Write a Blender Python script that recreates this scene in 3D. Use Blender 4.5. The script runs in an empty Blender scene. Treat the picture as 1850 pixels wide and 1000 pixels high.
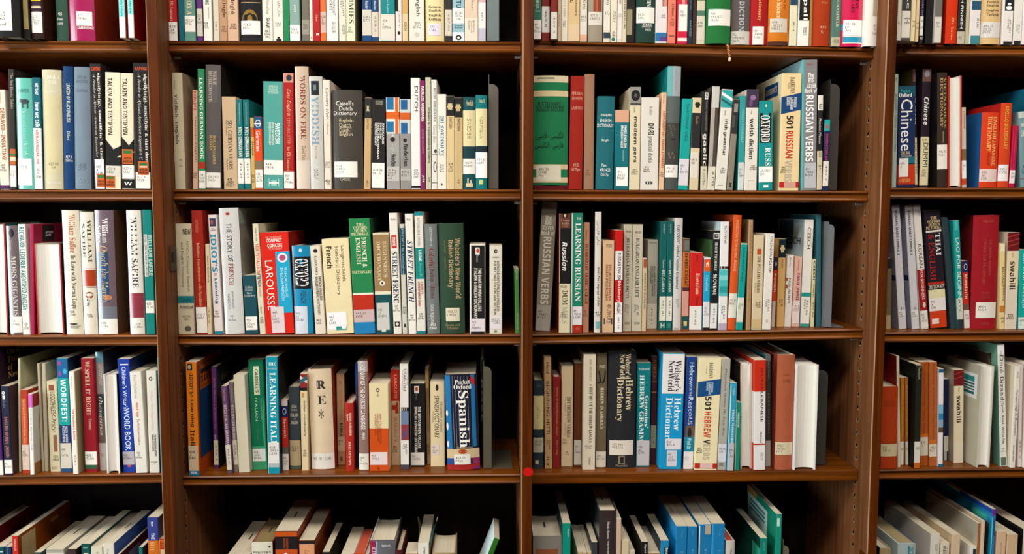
# Library bookcase: four bays of shelves packed with language books.
import bpy, math, re, random
from mathutils import Vector, Matrix
random.seed(7)
SC = bpy.context.scene
COL = SC.collection

# ---------------------------------------------------------------- camera
FPX, D0, CZ = 1466.0, 1.612, 1.45          # focal length in pixels (1850 wide), distance to the shelf fronts, eye height
YAW, PITCH, ROLL = math.radians(1.68), math.radians(4.68), math.radians(0.1)
fwd = Vector((math.sin(YAW) * math.cos(PITCH), math.cos(YAW) * math.cos(PITCH), -math.sin(PITCH)))
rgt = fwd.cross(Vector((0, 0, 1))).normalized()
upv = rgt.cross(fwd)
rgt, upv = (rgt * math.cos(ROLL) + upv * math.sin(ROLL), upv * math.cos(ROLL) - rgt * math.sin(ROLL))
CAM = Vector((0, -D0, CZ))
cd = bpy.data.cameras.new('camera')
cam = bpy.data.objects.new('camera', cd)
COL.objects.link(cam)
cd.sensor_width = 36.0
cd.lens = FPX * 36.0 / 1850.0
cam.matrix_world = Matrix((
    (rgt.x, upv.x, -fwd.x, CAM.x), (rgt.y, upv.y, -fwd.y, CAM.y), (rgt.z, upv.z, -fwd.z, CAM.z), (0, 0, 0, 1)))
SC.camera = cam

def ray(px, py):
    return fwd + rgt * ((px - 925.0) / FPX) + upv * ((500.0 - py) / FPX)

def at(px, py, Y=0.0):                      # pixel -> point of the plane Y
    d = ray(px, py)
    return CAM + d * ((Y - CAM.y) / d.y)

# ---------------------------------------------------------------- light
SC.view_settings.view_transform = 'Standard'
SC.view_settings.look = 'None'
SC.view_settings.exposure = 0.0
SC.view_settings.gamma = 1.0
SC.view_settings.use_curve_mapping = False
wd = bpy.data.worlds.new('room_light')
SC.world = wd
wd.use_nodes = True
wd.node_tree.nodes['Background'].inputs[0].default_value = (1.0, 0.92, 0.82, 1)
wd.node_tree.nodes['Background'].inputs[1].default_value = WORLD_STRENGTH = 0.025

def area(name, loc, target, sx, sy, watts, color):
    l = bpy.data.lights.new(name, 'AREA')
    l.shape = 'RECTANGLE'; l.size = sx; l.size_y = sy; l.energy = watts; l.color = color
    o = bpy.data.objects.new(name, l)
    COL.objects.link(o)
    o.location = loc
    o.rotation_euler = (Vector(target) - Vector(loc)).to_track_quat('-Z', 'Y').to_euler()
    return o
area('ceiling_light', (-1.4, -2.2, 4.0), (-0.3, 0, 1.0), 2.2, 0.35, 118, (1.0, 0.95, 0.87))
area('ceiling_light', (1.4, -2.3, 4.0), (0.3, 0, 1.0), 2.2, 0.35, 80, (1.0, 0.95, 0.87))
area('ceiling_light', (0.0, -4.2, 4.0), (0.0, 0, 1.1), 3.0, 0.5, 44, (1.0, 0.96, 0.9))
area('window_light', (-3.3, -1.2, 1.5), (0.4, 0, 1.1), 1.6, 1.8, 115, (0.84, 0.96, 1.0))

# ---------------------------------------------------------------- helpers
PAL = dict(K='171514', W='e8e2d8', V='f2eee8', C='dcc9a2', G='c9c2b4', X='77736c', R='b81a18', O='d2561c', N='1b2c50',
           T='0f6c6e', B='1f74a8', Y='d8b070', D='3a3632')
def hexof(c):
    return PAL.get(c, c)
def lin(h):
    h = hexof(h)
    v = [int(h[i:i + 2], 16) / 255.0 for i in (0, 2, 4)]
    return [x / 12.92 if x <= 0.04045 else ((x + 0.055) / 1.055) ** 2.4 for x in v]

MATS = {}
def mat(h, fin='p'):
    """procedural material: base colour with slight wear; fin p paper, c cloth, m jacket film, g pages, i ink, s metal"""
    h = hexof(h)
    if (h, fin) in MATS:
        return MATS[h, fin]
    m = bpy.data.materials.new({'p': 'printed_paper', 'c': 'book_cloth', 'm': 'jacket_film', 'g': 'page_edges', 'i': 'ink', 's': 'painted_steel'}[fin] + '_' + h)
    m.use_nodes = True
    nt = m.node_tree; N = nt.nodes; L = nt.links
    b = N['Principled BSDF']
    c = lin(h)
    tc = N.new('ShaderNodeTexCoord')
    nz = N.new('ShaderNodeTexNoise')
    mx = N.new('ShaderNodeMix'); mx.data_type = 'RGBA'
    k = {'p': .10, 'c': .16, 'm': .12, 'g': .30, 'i': .06, 's': .12}[fin]
    mx.inputs[6].default_value = (*[x * (1 - k) for x in c], 1)
    mx.inputs[7].default_value = (*[min(1, x * (1 + k * .6)) for x in c], 1)
    L.new(nz.outputs['Fac'], mx.inputs[0]); L.new(mx.outputs[2], b.inputs['Base Color'])
    nz.inputs['Scale'].default_value = 30; nz.inputs['Detail'].default_value = 3
    if fin == 'g':
        mp = N.new('ShaderNodeMapping'); mp.inputs['Scale'].default_value = (1400, 3, 3)
        L.new(tc.outputs['Object'], mp.inputs[0]); L.new(mp.outputs[0], nz.inputs['Vector']); nz.inputs['Scale'].default_value = 1
        b.inputs['Roughness'].default_value = .9
    else:
        L.new(tc.outputs['Object'], nz.inputs['Vector'])
    if fin == 'p':
        b.inputs['Roughness'].default_value = .5
        b.inputs['Specular IOR Level'].default_value = .2
    elif fin == 'c':
        b.inputs['Roughness'].default_value = .7
        b.inputs['Specular IOR Level'].default_value = .15
        n2 = N.new('ShaderNodeTexNoise'); n2.inputs['Scale'].default_value = 1500
        L.new(tc.outputs['Object'], n2.inputs['Vector'])
        bp = N.new('ShaderNodeBump'); bp.inputs['Strength'].default_value = .15; bp.inputs['Distance'].default_value = .0004
        L.new(n2.outputs['Fac'], bp.inputs['Height']); L.new(bp.outputs[0], b.inputs['Normal'])
    elif fin == 'm':
        b.inputs['Roughness'].default_value = .3
        b.inputs['Coat Weight'].default_value = .7; b.inputs['Coat Roughness'].default_value = .12
        mp = N.new('ShaderNodeMapping'); mp.inputs['Scale'].default_value = (90, 20, 4)
        n2 = N.new('ShaderNodeTexNoise'); n2.inputs['Scale'].default_value = 1
        L.new(tc.outputs['Object'], mp.inputs[0]); L.new(mp.outputs[0], n2.inputs['Vector'])
        bp = N.new('ShaderNodeBump'); bp.inputs['Strength'].default_value = .35; bp.inputs['Distance'].default_value = .002
        L.new(n2.outputs['Fac'], bp.inputs['Height']); L.new(bp.outputs[0], b.inputs['Coat Normal'])
    elif fin == 'i':
        b.inputs['Roughness'].default_value = .6
        b.inputs['Specular IOR Level'].default_value = .2
    elif fin == 's':
        b.inputs['Roughness'].default_value = .5
        b.inputs['Metallic'].default_value = .3
    MATS[h, fin] = m
    return m

def wood(name, base, dark, axis, rough=.42, spec=.16):
    m = bpy.data.materials.new(name); m.use_nodes = True
    nt = m.node_tree; N = nt.nodes; L = nt.links; b = N['Principled BSDF']
    tc = N.new('ShaderNodeTexCoord'); mp = N.new('ShaderNodeMapping')
    s = [55, 55, 55]; s[axis] = 2.2
    mp.inputs['Scale'].default_value = s
    L.new(tc.outputs['Object'], mp.inputs[0])
    nz = N.new('ShaderNodeTexNoise'); nz.inputs['Scale'].default_value = 1.6; nz.inputs['Detail'].default_value = 6; nz.inputs['Distortion'].default_value = .6
    L.new(mp.outputs[0], nz.inputs['Vector'])
    n2 = N.new('ShaderNodeTexNoise'); n2.inputs['Scale'].default_value = 5; n2.inputs['Detail'].default_value = 4
    L.new(tc.outputs['Object'], n2.inputs['Vector'])
    r = N.new('ShaderNodeValToRGB')
    r.color_ramp.elements[0].position = .32; r.color_ramp.elements[0].color = (*lin(dark), 1)
    r.color_ramp.elements[1].position = .7; r.color_ramp.elements[1].color = (*lin(base), 1)
    L.new(nz.outputs['Fac'], r.inputs[0])
    mx = N.new('ShaderNodeMix'); mx.data_type = 'RGBA'; mx.blend_type = 'MULTIPLY'; mx.inputs[0].default_value = .5
    r2 = N.new('ShaderNodeValToRGB'); r2.color_ramp.elements[0].position = .3; r2.color_ramp.elements[0].color = (.55, .5, .45, 1)
    r2.color_ramp.elements[1].position = .65
    L.new(n2.outputs['Fac'], r2.inputs[0]); L.new(r.outputs[0], mx.inputs[6]); L.new(r2.outputs[0], mx.inputs[7])
    L.new(mx.outputs[2], b.inputs['Base Color'])
    b.inputs['Roughness'].default_value = rough
    b.inputs['Specular IOR Level'].default_value = spec
    bp = N.new('ShaderNodeBump'); bp.inputs['Strength'].default_value = .12; bp.inputs['Distance'].default_value = .001
    L.new(nz.outputs['Fac'], bp.inputs['Height']); L.new(bp.outputs[0], b.inputs['Normal'])
    return m
WOOD_X = wood('walnut_stained_board', '86460a', '562a04', 0, .36, .3)
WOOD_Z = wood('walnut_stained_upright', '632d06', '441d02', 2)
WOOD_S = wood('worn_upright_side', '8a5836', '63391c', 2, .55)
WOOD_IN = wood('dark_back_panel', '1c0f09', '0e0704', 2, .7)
WORN = mat('9c7658', 'i')

class MB:                                   # collects faces for ONE mesh
    def __init__(s):
        s.v, s.f, s.mi, s.ms = [], [], [], []
    def m(s, material):
        if material not in s.ms: s.ms.append(material)
        return s.ms.index(material)
    def add(s, vs, fs, material):
        o = len(s.v); k = s.m(material)
        s.v += [tuple(p) for p in vs]
        for f in fs:
            s.f.append([o + i for i in f]); s.mi.append(k)
    def box(s, x0, x1, y0, y1, z0, z1, material):
        s.add([(x, y, z) for x in (x0, x1) for y in (y0, y1) for z in (z0, z1)],
              [(0, 1, 3, 2), (4, 6, 7, 5), (0, 4, 5, 1), (2, 3, 7, 6), (0, 2, 6, 4), (1, 5, 7, 3)], material)
    def build(s, name, parent=None, smooth=False):
        me = bpy.data.meshes.new(name)
        me.from_pydata(s.v, [], s.f)
        for mm in s.ms: me.materials.append(mm)
        me.polygons.foreach_set('material_index', s.mi)
        if smooth: me.polygons.foreach_set('use_smooth', [True] * len(s.f))
        me.update()
        o = bpy.data.objects.new(name, me)
        COL.objects.link(o)
        if parent is not None: o.parent = parent
        return o

def empty(name, loc, label=None, cat=None, group=None, kind=None):
    o = bpy.data.objects.new(name, None)
    o.empty_display_size = .05
    COL.objects.link(o); o.location = loc
    tag(o, label, cat, group, kind)
    return o
def tag(o, label=None, cat=None, group=None, kind=None):
    for k, v in (('label', label), ('category', cat), ('group', group), ('kind', kind)):
        if v: o[k] = v
    return o

# lettering -----------------------------------------------------------------
def styled(s, st):
    if st == 's': return s
    up, lo, dg = {'T': (0x1D400, 0x1D41A, 0x1D7CE), 'I': (0x1D434, 0x1D44E, 0), 'Q': (0x1D468, 0x1D482, 0x1D7CE),
                  'b': (0x1D5D4, 0x1D5EE, 0x1D7EC), 'B': (0x1D63C, 0x1D656, 0x1D7EC)}[st]
    out = ''
    for ch in s:
        if 'A' <= ch <= 'Z': out += chr(up + ord(ch) - 65)
        elif 'a' <= ch <= 'z': out += '\u210e' if (ch == 'h' and lo == 0x1D44E) else chr(lo + ord(ch) - 97)
        elif '0' <= ch <= '9' and dg: out += chr(dg + ord(ch) - 48)
        else: out += ch
    return out
GLY = {}
def set_lines(lines):
    """outline (verts, faces) of each line of text, all set in one text body"""
    c = bpy.data.curves.new('lines', 'FONT'); c.body = '\n'.join(lines); c.resolution_u = 2
    c.space_line = 3.0
    o = bpy.data.objects.new('lines', c)
    COL.objects.link(o)
    me = o.evaluated_get(bpy.context.evaluated_depsgraph_get()).to_mesh()
    n = len(me.vertices)
    co = [0.0] * (n * 3); me.vertices.foreach_get('co', co)
    rows = {}
    for p in me.polygons:
        rows.setdefault(int(round((.3 - co[3 * p.vertices[0] + 1]) / 3.0)), []).append(tuple(p.vertices))
    out = []
    for k in range(len(lines)):
        fs = rows.get(k, [])
        ids = sorted({i for f in fs for i in f}); num = {i: a for a, i in enumerate(ids)}
        out.append(([(co[3 * i], co[3 * i + 1] + 3.0 * k) for i in ids], [tuple(num[i] for i in f) for f in fs]))
    bpy.data.objects.remove(o); bpy.data.curves.remove(c)
    return out
def batch_glyphs(keys):
    """outlines of lines of text, each normalised to a unit box: (verts, faces, width/height)"""
    whole = [k for k in keys if any(ord(ch) > 0x2ff for ch in k[0])]
    chars = sorted({(ch, st) for s, st in keys if (s, st) not in whole for ch in s})
    got = set_lines(['I'] + [styled(s, st) for s, st in whole] + [styled(ch, st) + 'I' for ch, st in chars])
    iv = [v[0] for v in got[0][0]]; i_left, i_wide = min(iv), max(iv) - min(iv)
    raw = {k: got[1 + a] for a, k in enumerate(whole)}
    atlas = {}
    for k, (vs, fs) in zip(chars, got[1 + len(whole):]):
        mx = max(v[0] for v in vs)
        own = [f for f in fs if all(vs[i][0] < mx - i_wide - 1e-4 for i in f)]
        atlas[k] = (vs, own, mx - i_wide - i_left)
    for s, st in keys:
        if (s, st) in whole: continue
        X, V, F = 0.0, [], []
        for ch in s:
            vs, fs, adv = atlas[ch, st]
            ids = sorted({i for f in fs for i in f}); num = {i: a + len(V) for a, i in enumerate(ids)}
            V += [(vs[i][0] + X, vs[i][1]) for i in ids]
            F += [tuple(num[i] for i in f) for f in fs]
            X += adv
        raw[s, st] = (V, F)
    for key, (vs, fs) in raw.items():
        if not vs: continue
        x0 = min(v[0] for v in vs); x1 = max(v[0] for v in vs); y0 = min(v[1] for v in vs); y1 = max(v[1] for v in vs)
        w = max(x1 - x0, 1e-6); h = max(y1 - y0, 1e-6)
        GLY[key] = ([((x - x0) / w, (y - y0) / h) for x, y in vs], fs, w / h)
def glyphs(s, st):
    return GLY.get((s, st), ([], [], 1))
# ---------------------------------------------------------------- bookcase
floor = MB(); floor.box(-4, 4, -4.5, .35, -.05, 0, mat('3a2e22', 'c')); tag(floor.build('floor'), kind='structure')
wall = MB(); wall.box(-4, 4, .35, .45, 0, 3.2, mat('b8ac98', 'c')); tag(wall.build('wall_back'), kind='structure')
case = empty('bookcase', (0, 0, 0), 'dark brown wooden bookcase with four bays of shelves', 'bookcase')
UF = -.05                                    # front plane of the uprights; shelf fronts lie at Y = 0
UPX = [(at(x0, 500, UF).x, at(x1, 500, UF).x) for x0, x1 in ((-380, -360), (279.2, 299.6), (943.0, 962.8), (1585.4, 1603.4), (2250, 2268))]
for i, (x0, x1) in enumerate(UPX):
    u = MB()
    c = .0018
    prof = [(x0, .265), (x0, UF + c), (x0 + c, UF), (x1 - c * .6, UF), (x1, UF + c * .6), (x1, .265)]
    for k in range(5):
        a, b = prof[k], prof[k + 1]
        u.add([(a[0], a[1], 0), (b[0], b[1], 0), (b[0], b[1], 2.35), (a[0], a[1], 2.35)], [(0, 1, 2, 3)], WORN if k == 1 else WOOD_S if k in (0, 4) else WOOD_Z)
    u.add([(p[0], p[1], z) for z in (0, 2.35) for p in prof], [tuple(range(6)), tuple(range(11, 5, -1))], WOOD_Z)
    up = u.build('upright', case)
    for side, x, s in ((-1, x0, -1), (1, x1, 1)):            # rows of peg holes near the front of both faces
        if (i == 0 and s < 0) or (i == 4 and s > 0): continue
        for yy in (.012, .2):
            hb = MB(); z = .2
            while z < 2.25:
                for rr, col, off in ((.0042, 'a08468', .0003), (.0032, '0c0806', .0006)):
                    vs = [(x + s * off, yy + rr * math.cos(t * math.pi / 6) + (.0006 if col == 'a08468' else 0), z + rr * 1.25 * math.sin(t * math.pi / 6) - (.001 if col == 'a08468' else 0)) for t in range(12)]
                    hb.add(vs, [tuple(range(12))], mat(col, 'i'))
                z += .0265
            hb.build('peg_hole_row', up)
    if i == 1:                                              # small steel catch on the left upright
        k = MB(); zz = at(303, 465).z
        k.box(x1 + .0002, x1 + .0035, -.03, -.004, zz - .024, zz + .024, mat('4a3826', 's'))
        k.box(x1 + .0035, x1 + .006, -.024, -.01, zz - .008, zz + .012, mat('2e2218', 's'))
        k.build('metal_catch', up)
    if i == 3:                                              # repair strip low on the right upright
        k = MB(); zz = at(1560, 985).z
        k.box(x0 - .004, x0 - .0002, -.046, -.026, zz - .2, zz + .002, WOOD_Z)
        k.build('repair_strip', up)
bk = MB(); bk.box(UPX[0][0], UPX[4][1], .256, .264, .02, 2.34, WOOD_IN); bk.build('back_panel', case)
pl = MB(); pl.box(UPX[0][1], UPX[4][0], -.03, -.01, 0, .1, WOOD_X); pl.build('plinth', case)

# front-top edge of each shelf: (left pixel, right pixel)
BX = dict(A=(-60, 262), B=(310, 935), C=(967, 1578), D=(1612, 1850))
SH = {('A', 0): (73, 73.5), ('A', 1): (343.5, 342), ('A', 2): (606.5, 604.5), ('A', 3): (861, 854.5),
      ('B', 0): (73.5, 74), ('B', 1): (341.5, 341.5), ('B', 2): (604, 603), ('B', 3): (859, 855),
      ('C', 0): (73, 86), ('C', 1): (342, 344.5), ('C', 2): (602.5, 592.5), ('C', 3): (854.5, 847.5),
      ('D', 0): (79.5, 80.5), ('D', 1): (338.5, 337.5), ('D', 2): (599, 596), ('D', 3): (847, 843.5)}
SHZ = {}                                     # (bay, row) -> function X -> z of the shelf top
def shelf(bay, row, zl, zr):
    i = 'ABCD'.index(bay)
    x0, x1 = UPX[i][1] + .0012, UPX[i + 1][0] - .0012
    f = lambda X: zl + (zr - zl) * (X - x0) / (x1 - x0)
    SHZ[bay, row] = f
    plain = (bay, row) == ('C', 3)
    T = .0225
    prof = [(.254, 0), (.007, 0), (.0015, -.0012), (0, -.0035), (.0012, -.0055), (.0045, -.0066), (.0045, -.0138), (.0012, -.0155), (0, -.018), (.0012, -.0205), (.005, -T), (.254, -T)]
    if plain: prof = [(.254, 0), (.004, 0), (.0008, -.0008), (0, -.003), (0, -T + .003), (.001, -T), (.254, -T)]
    b = MB(); n = len(prof)
    vs = [(x, y, f(x) + z) for x in (x0, x1) for y, z in prof]
    fs = [(k, (k + 1) % n, n + (k + 1) % n, n + k) for k in range(n)] + [tuple(range(n)), tuple(range(2 * n - 1, n - 1, -1))]
    b.add(vs, fs, WOOD_X)
    o = b.build('shelf_board', case)
    for x, s in ((x0 - .001, 1), (x1 + .001, -1)):
        p = MB()
        zc = f(x) - T - .0035
        vs = [(x + s * dx, .03 + .003 * math.cos(t * math.pi / 4), zc + .003 * math.sin(t * math.pi / 4)) for dx in (0, .012) for t in range(8)]
        p.add(vs, [(t, (t + 1) % 8, 8 + (t + 1) % 8, 8 + t) for t in range(8)] + [tuple(range(8, 16))], mat('b8b4ac', 's'))
        p.build('shelf_pin', o)
for bay in 'ABCD':
    i = 'ABCD'.index(bay)
    for row in range(4):
        a, b = SH[bay, row]
        p, q = at(BX[bay][0], a), at(BX[bay][1], b)
        g = lambda X: p.z + (q.z - p.z) * (X - p.x) / (q.x - p.x)
        shelf(bay, row, g(UPX[i][1] if bay != 'A' else p.x), g(UPX[i + 1][0] if bay != 'D' else q.x))
    z3 = SHZ[bay, 3](UPX[i][1])
    shelf(bay, 4, z3 - .288, z3 - .288)
    z0 = SHZ[bay, 0]((UPX[i][1] + UPX[i + 1][0]) / 2)
    shelf(bay, -1, z0 + .292, z0 + .292)  # unseen boards above the top row, added for the shade they cast

# ---------------------------------------------------------------- books
ORD = ['zeroth', 'first', 'second', 'third', 'fourth', 'fifth', 'sixth', 'seventh', 'eighth', 'ninth', 'tenth', 'eleventh', 'twelfth', 'thirteenth',
       'fourteenth', 'fifteenth', 'sixteenth', 'seventeenth', 'eighteenth', 'nineteenth', 'twentieth', 'twenty-first', 'twenty-second', 'twenty-third',
       'twenty-fourth', 'twenty-fifth', 'twenty-sixth', 'twenty-seventh', 'twenty-eighth', 'twenty-ninth', 'thirtieth', 'thirty-first', 'thirty-second', 'thirty-third', 'thirty-fourth',
       'thirty-fifth', 'thirty-sixth', 'thirty-seventh', 'thirty-eighth', 'thirty-ninth', 'fortieth']
SHELF = ['top', 'second', 'third', 'fourth', 'bottom']
BAY = dict(A='left edge', B='middle left', C='middle right', D='right edge')
PAGE = 'cfc2a8'

def cross_section(w, hard, t):
    """spine front curve: list of (x, y), from the left edge to the right edge"""
    if hard:
        bul = min(.006, w * .10)
        n = 12
        pts = [(w * k / n, .004 - bul * (1 - (2 * k / n - 1) ** 2)) for k in range(n + 1)]
        m = min(p[1] for p in pts)
        return [(x, y - m) for x, y in pts]
    r = min(.0015, w * .22)
    return [(0, r), (r * .13, r * .5), (r * .5, r * .13), (r, 0), (w - r, 0), (w - r * .5, r * .13), (w - r * .13, r * .5), (w, r)]

def ycurve(cs, x):
    for (xa, ya), (xb, yb) in zip(cs, cs[1:]):
        if x <= xb: return ya + (yb - ya) * (x - xa) / max(xb - xa, 1e-9)
    return cs[-1][1]

ITEM = re.compile(r'^([a-zA-Z])(-?\d+)-(-?\d+)$')
def items(txt):
    out = []
    for it in txt.split(' ; '):
        it = it.strip()
        if not it: continue
        tk = it.split(' ')
        m = ITEM.match(tk[0])
        code, y0, y1 = m.group(1), int(m.group(2)), int(m.group(3))
        tk = tk[1:]
        xa, xb = {'f': (0, 100), 's': (6, 94), 'c': (10, 90)}.get(code, (15, 85))
        if tk and re.match(r'^\d+-\d+$', tk[0]):
            xa, xb = map(int, tk[0].split('-')); tk = tk[1:]
        col = tk.pop(0) if tk else 'W'
        st = 's'
        if code in 'dhlr' and tk: st = tk.pop(0)
        out.append((code, y0, y1, xa / 100, xb / 100, col, st, ' '.join(tk)))
    return out

def book(name, group, base, w, d, h, ang, hard, fin, color, cl, cr, pg, its, label, zof, rev, mark):
    root = empty(name, base, label, 'book', group)
    if ang: root.rotation_euler = (0, ang, 0)
    cs = cross_section(w, hard, 0)
    t = (.003 if rev else .0024) if hard else .0004
    if t > w * .2: t = w * .2
    C = MB()
    my = (lambda y: d - y) if rev else (lambda y: y)
    def T(vs): return [(x, my(y), z) for x, y, z in vs]
    mb, ml, mr = mat(color, fin), mat(cl or color, fin), mat(cr or color, fin)
    edge = mat('d8d0c0', 'p') if (not hard) else mb
    outer = [(0, d)] + cs + [(w, d)]
    inner = [(w - t, d)] + [(w - t, cs[-1][1] + t)] + [(t, cs[0][1] + t)] + [(t, d)]
    n = len(outer)
    vs = T([(x, y, z) for z in (0, h) for x, y in outer])
    for k in range(n - 1):
        C.add([vs[k], vs[k + 1], vs[n + k + 1], vs[n + k]], [(0, 1, 2, 3)], ml if k == 0 else mr if k == n - 2 else mb)
    vi = T([(x, y, z) for z in (0, h) for x, y in inner])
    for k in range(3):
        C.add([vi[k], vi[k + 1], vi[4 + k + 1], vi[4 + k]], [(0, 1, 2, 3)], mat('d8d0c0', 'p'))
    for z in (0, h):                                         # rims of the two boards and the spine
        C.add(T([(0, d, z), (t, d, z), (t, cs[0][1] + t, z), (0, cs[0][1], z)]), [(0, 1, 2, 3)], ml if hard else edge)
        C.add(T([(w, d, z), (w - t, d, z), (w - t, cs[-1][1] + t, z), (w, cs[-1][1], z)]), [(0, 1, 2, 3)], mr if hard else edge)
        ring = [(x, y, z) for x, y in cs] + [(w - t, cs[-1][1] + t, z), (t, cs[0][1] + t, z)]
        C.add(T(ring), [tuple(range(len(ring)))], mb)
    for x0, x1 in ((0, t), (w - t, w)):
        C.add(T([(x0, d, 0), (x1, d, 0), (x1, d, h), (x0, d, h)]), [(0, 1, 2, 3)], mb if hard else edge)
    # printing on the spine and the covers
    lab, lay = [], 0
    x_in = 0
    def patch(M, xa, xb, za, zb, off, m_, slant=0):
        a_, b_ = min(max(xa * w, x_in), w - x_in), min(max(xb * w, x_in), w - x_in)
        xs = sorted({a_, b_} | {p[0] for p in cs if a_ < p[0] < b_})
        n_ = len(xs) - 1
        if n_ < 1: return
        v = []
        for k, x in enumerate(xs):
            dz = slant * (x - a_) / (b_ - a_)
            v += [(x, ycurve(cs, x) - off, za + dz), (x, ycurve(cs, x) - off, zb + dz)]
        M.add(T(v), [(2 * k, 2 * k + 2, 2 * k + 3, 2 * k + 1) for k in range(n_)], m_)
    def write(M, lines, st, xa, xb, za, zb, down, off, m_):
        """lines of text in the spine box xa..xb (shares), za..zb (heights)"""
        X0, X1 = xa * w, xb * w
        nl = len(lines)
        G = [glyphs(s, st) for s in lines]
        wide = max(g[2] for g in G) if G else 1
        for k, g in enumerate(G):
            gv, gf, asp = g
            if not gv: continue
            sh = 1.0 if nl == 1 else asp / wide
            fill = 1.0 if nl == 1 else .8
            if down:
                cw = (X1 - X0) / nl
                cx0 = X1 - cw * (k + 1) + cw * (1 - fill) / 2
                L_ = (zb - za) * sh
                v = [(cx0 + gy * cw * fill, zb - gx * L_) for gx, gy in gv]
            else:
                ch = (zb - za) / nl
                cz0 = zb - ch * (k + 1) + ch * (1 - fill) / 2
                L_ = (X1 - X0) * sh
                xo = X0 if nl > 1 and nl == len(lines) and sh < 1 and M is not C else X0 + ((X1 - X0) - L_) / 2
                v = [(xo + gx * L_, cz0 + gy * ch * fill) for gx, gy in gv]
            M.add(T([(x, ycurve(cs, min(max(x, 0), w)) - off, z) for x, z in v]), gf, m_)
    for code, y0, y1, xa, xb, col, st, tx in its:
        za, zb = zof(y1), zof(y0)
        lay += 1
        off = .0001 + .00005 * lay
        if code in 'LR':
            za, zb = max(za, .0005), min(zb, h - .0005)
            if zb <= za: continue
            x = -.00012 - .00002 * lay if code == 'L' else w + .00012 + .00002 * lay
            ya, yb = cs[0][1] + xa * (d - cs[0][1]), cs[0][1] + xb * (d - cs[0][1])
            C.add(T([(x, ya, za), (x, yb, za), (x, yb, zb), (x, ya, zb)]), [(0, 1, 2, 3)], mat(col, fin)); continue
        if code in 'lr':                                     # lettering on the left or right cover
            x = -.00014 - .00002 * lay if code == 'l' else w + .00014 + .00002 * lay
            ya, yb = cs[0][1] + xa * (d - cs[0][1]), cs[0][1] + xb * (d - cs[0][1])
            rows_ = tx.split('/'); ch = (zb - za) / len(rows_)
            big = max(glyphs(s_, st)[2] for s_ in rows_)
            for k_, s_ in enumerate(rows_):
                gv, gf, asp = glyphs(s_, st)
                L_ = (yb - ya) * asp / big
                z0_ = zb - ch * (k_ + .9)
                C.add(T([(x, ya + gx * L_ if code == 'r' else yb - gx * L_, z0_ + gy * ch * .8) for gx, gy in gv]), gf, mat(col, 'i'))
            continue
        if code == 'f':
            za, zb = max(za, 0), min(zb, h)
            if zb > za: patch(C, xa, xb, za, zb, off, mat(col, fin))
        elif code == 'g':
            sl = float(tx or 0); dz = zof(y1 + sl) - za
            if za > 0 and zb < h: patch(C, xa, xb, za, zb, off, mat(col, fin), dz)
        elif code == 'o':
            if za < -.001 or zb > h + .001: continue
            cx, cz, rx, rz = (xa + xb) / 2 * w, (za + zb) / 2, (xb - xa) / 2 * w, (zb - za) / 2
            v = [(min(max(cx + rx * math.cos(a_ * math.pi / 12), x_in), w - x_in), cz + rz * math.sin(a_ * math.pi / 12)) for a_ in range(24)]
            q_ = []
            for p_ in v:
                if not q_ or abs(p_[0] - q_[-1][0]) + abs(p_[1] - q_[-1][1]) > 1e-6: q_.append(p_)
            hx = [p_[0] for p_ in q_]
            q_ = [p_ for k_, p_ in enumerate(q_) if not (p_[0] == max(hx) and hx.count(max(hx)) > 2 and k_ not in (hx.index(max(hx)), len(hx) - 1 - hx[::-1].index(max(hx))))]
            n_ = len(q_)
            mx_, mz_ = sum(p_[0] for p_ in q_) / n_, sum(p_[1] for p_ in q_) / n_
            v = [(x, ycurve(cs, x) - off, z) for x, z in q_ + [(mx_, mz_)]]
            C.add(T(v), [(a_, (a_ + 1) % n_, n_) for a_ in range(n_)], mat(col, fin))
        elif code in 'dh':
            if za < -.002: continue
            write(C, [s for s in tx.split('/')], st, xa, xb, za, zb, code == 'd', off + .000025, mat(col, 'i'))
        elif code == 'c':
            write(C, tx.split('/'), 's', xa, xb, za, zb, False, off + .000025, mat(col, 'i'))
        elif code == 's':
            za, zb = max(za, .0004), min(zb, h - .0004)
            S = MB()
            patch(S, xa, xb, za, zb, off, mat(col, 'p'))
            lines = tx.split('/') if tx else []
            if lines:
                H, Wd = zb - za, (xb - xa) * w
                if len(lines) == 1 and Wd < .026 and len(tx) > 3 and H > .02:
                    write(S, lines, 's', xa + (xb - xa) * .4, xa + (xb - xa) * .4 + min(.3, .0035 / w), za + H * .2, zb - H * .15, True, off + .000025, mat('4a443c', 'i'))
                else:
                    lh = min(H * .7 / len(lines), .0062)
                    zt = zb - max(H * .16, (H - lh * len(lines)) * .3)
                    x1_ = min(xa + (xb - xa) * .86, xa + (xb - xa) * .1 + max(len(s) for s in lines) * .0032 / w)
                    write(S, lines, 's', xa + (xb - xa) * .1, x1_, zt - lh * len(lines), zt, False, off + .000025, mat('3a342c', 'i'))
            lab.append(S)
    C.build('cover', root)
    for S in lab: S.build('call_number_label', root)
    # page block
    P = MB(); e = .003 if hard else .0003
    if rev and not hard: e = .002
    pm = mat(pg or ('e4ded4' if rev else PAGE), 'g')
    ins = .0035 if hard else (.0 if rev else .0006)
    x0, x1 = t + .0001, w - t - .0001
    ys = cs[0][1] + t + .0003
    nn = 6
    fe = [(x0 + (x1 - x0) * k / nn, d - ins - (min(.004, w * .12) * (1 - (2 * k / nn - 1) ** 2) if hard else 0)) for k in range(nn, -1, -1)]
    if rev:
        wob = random.uniform(.001, .004)
        fe = [(x, y - wob * (1 - (2 * i_ / nn - 1) ** 2)) for i_, (x, y) in enumerate(fe)]
    sp = [(x0, ys)] + [(x0 + (x1 - x0) * k / 4, max(ys - .001, ycurve(cs, x0 + (x1 - x0) * k / 4) + t + .0004)) for k in (1, 2, 3)] + [(x1, ys)]
    prof = sp + fe
    n = len(prof)
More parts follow.
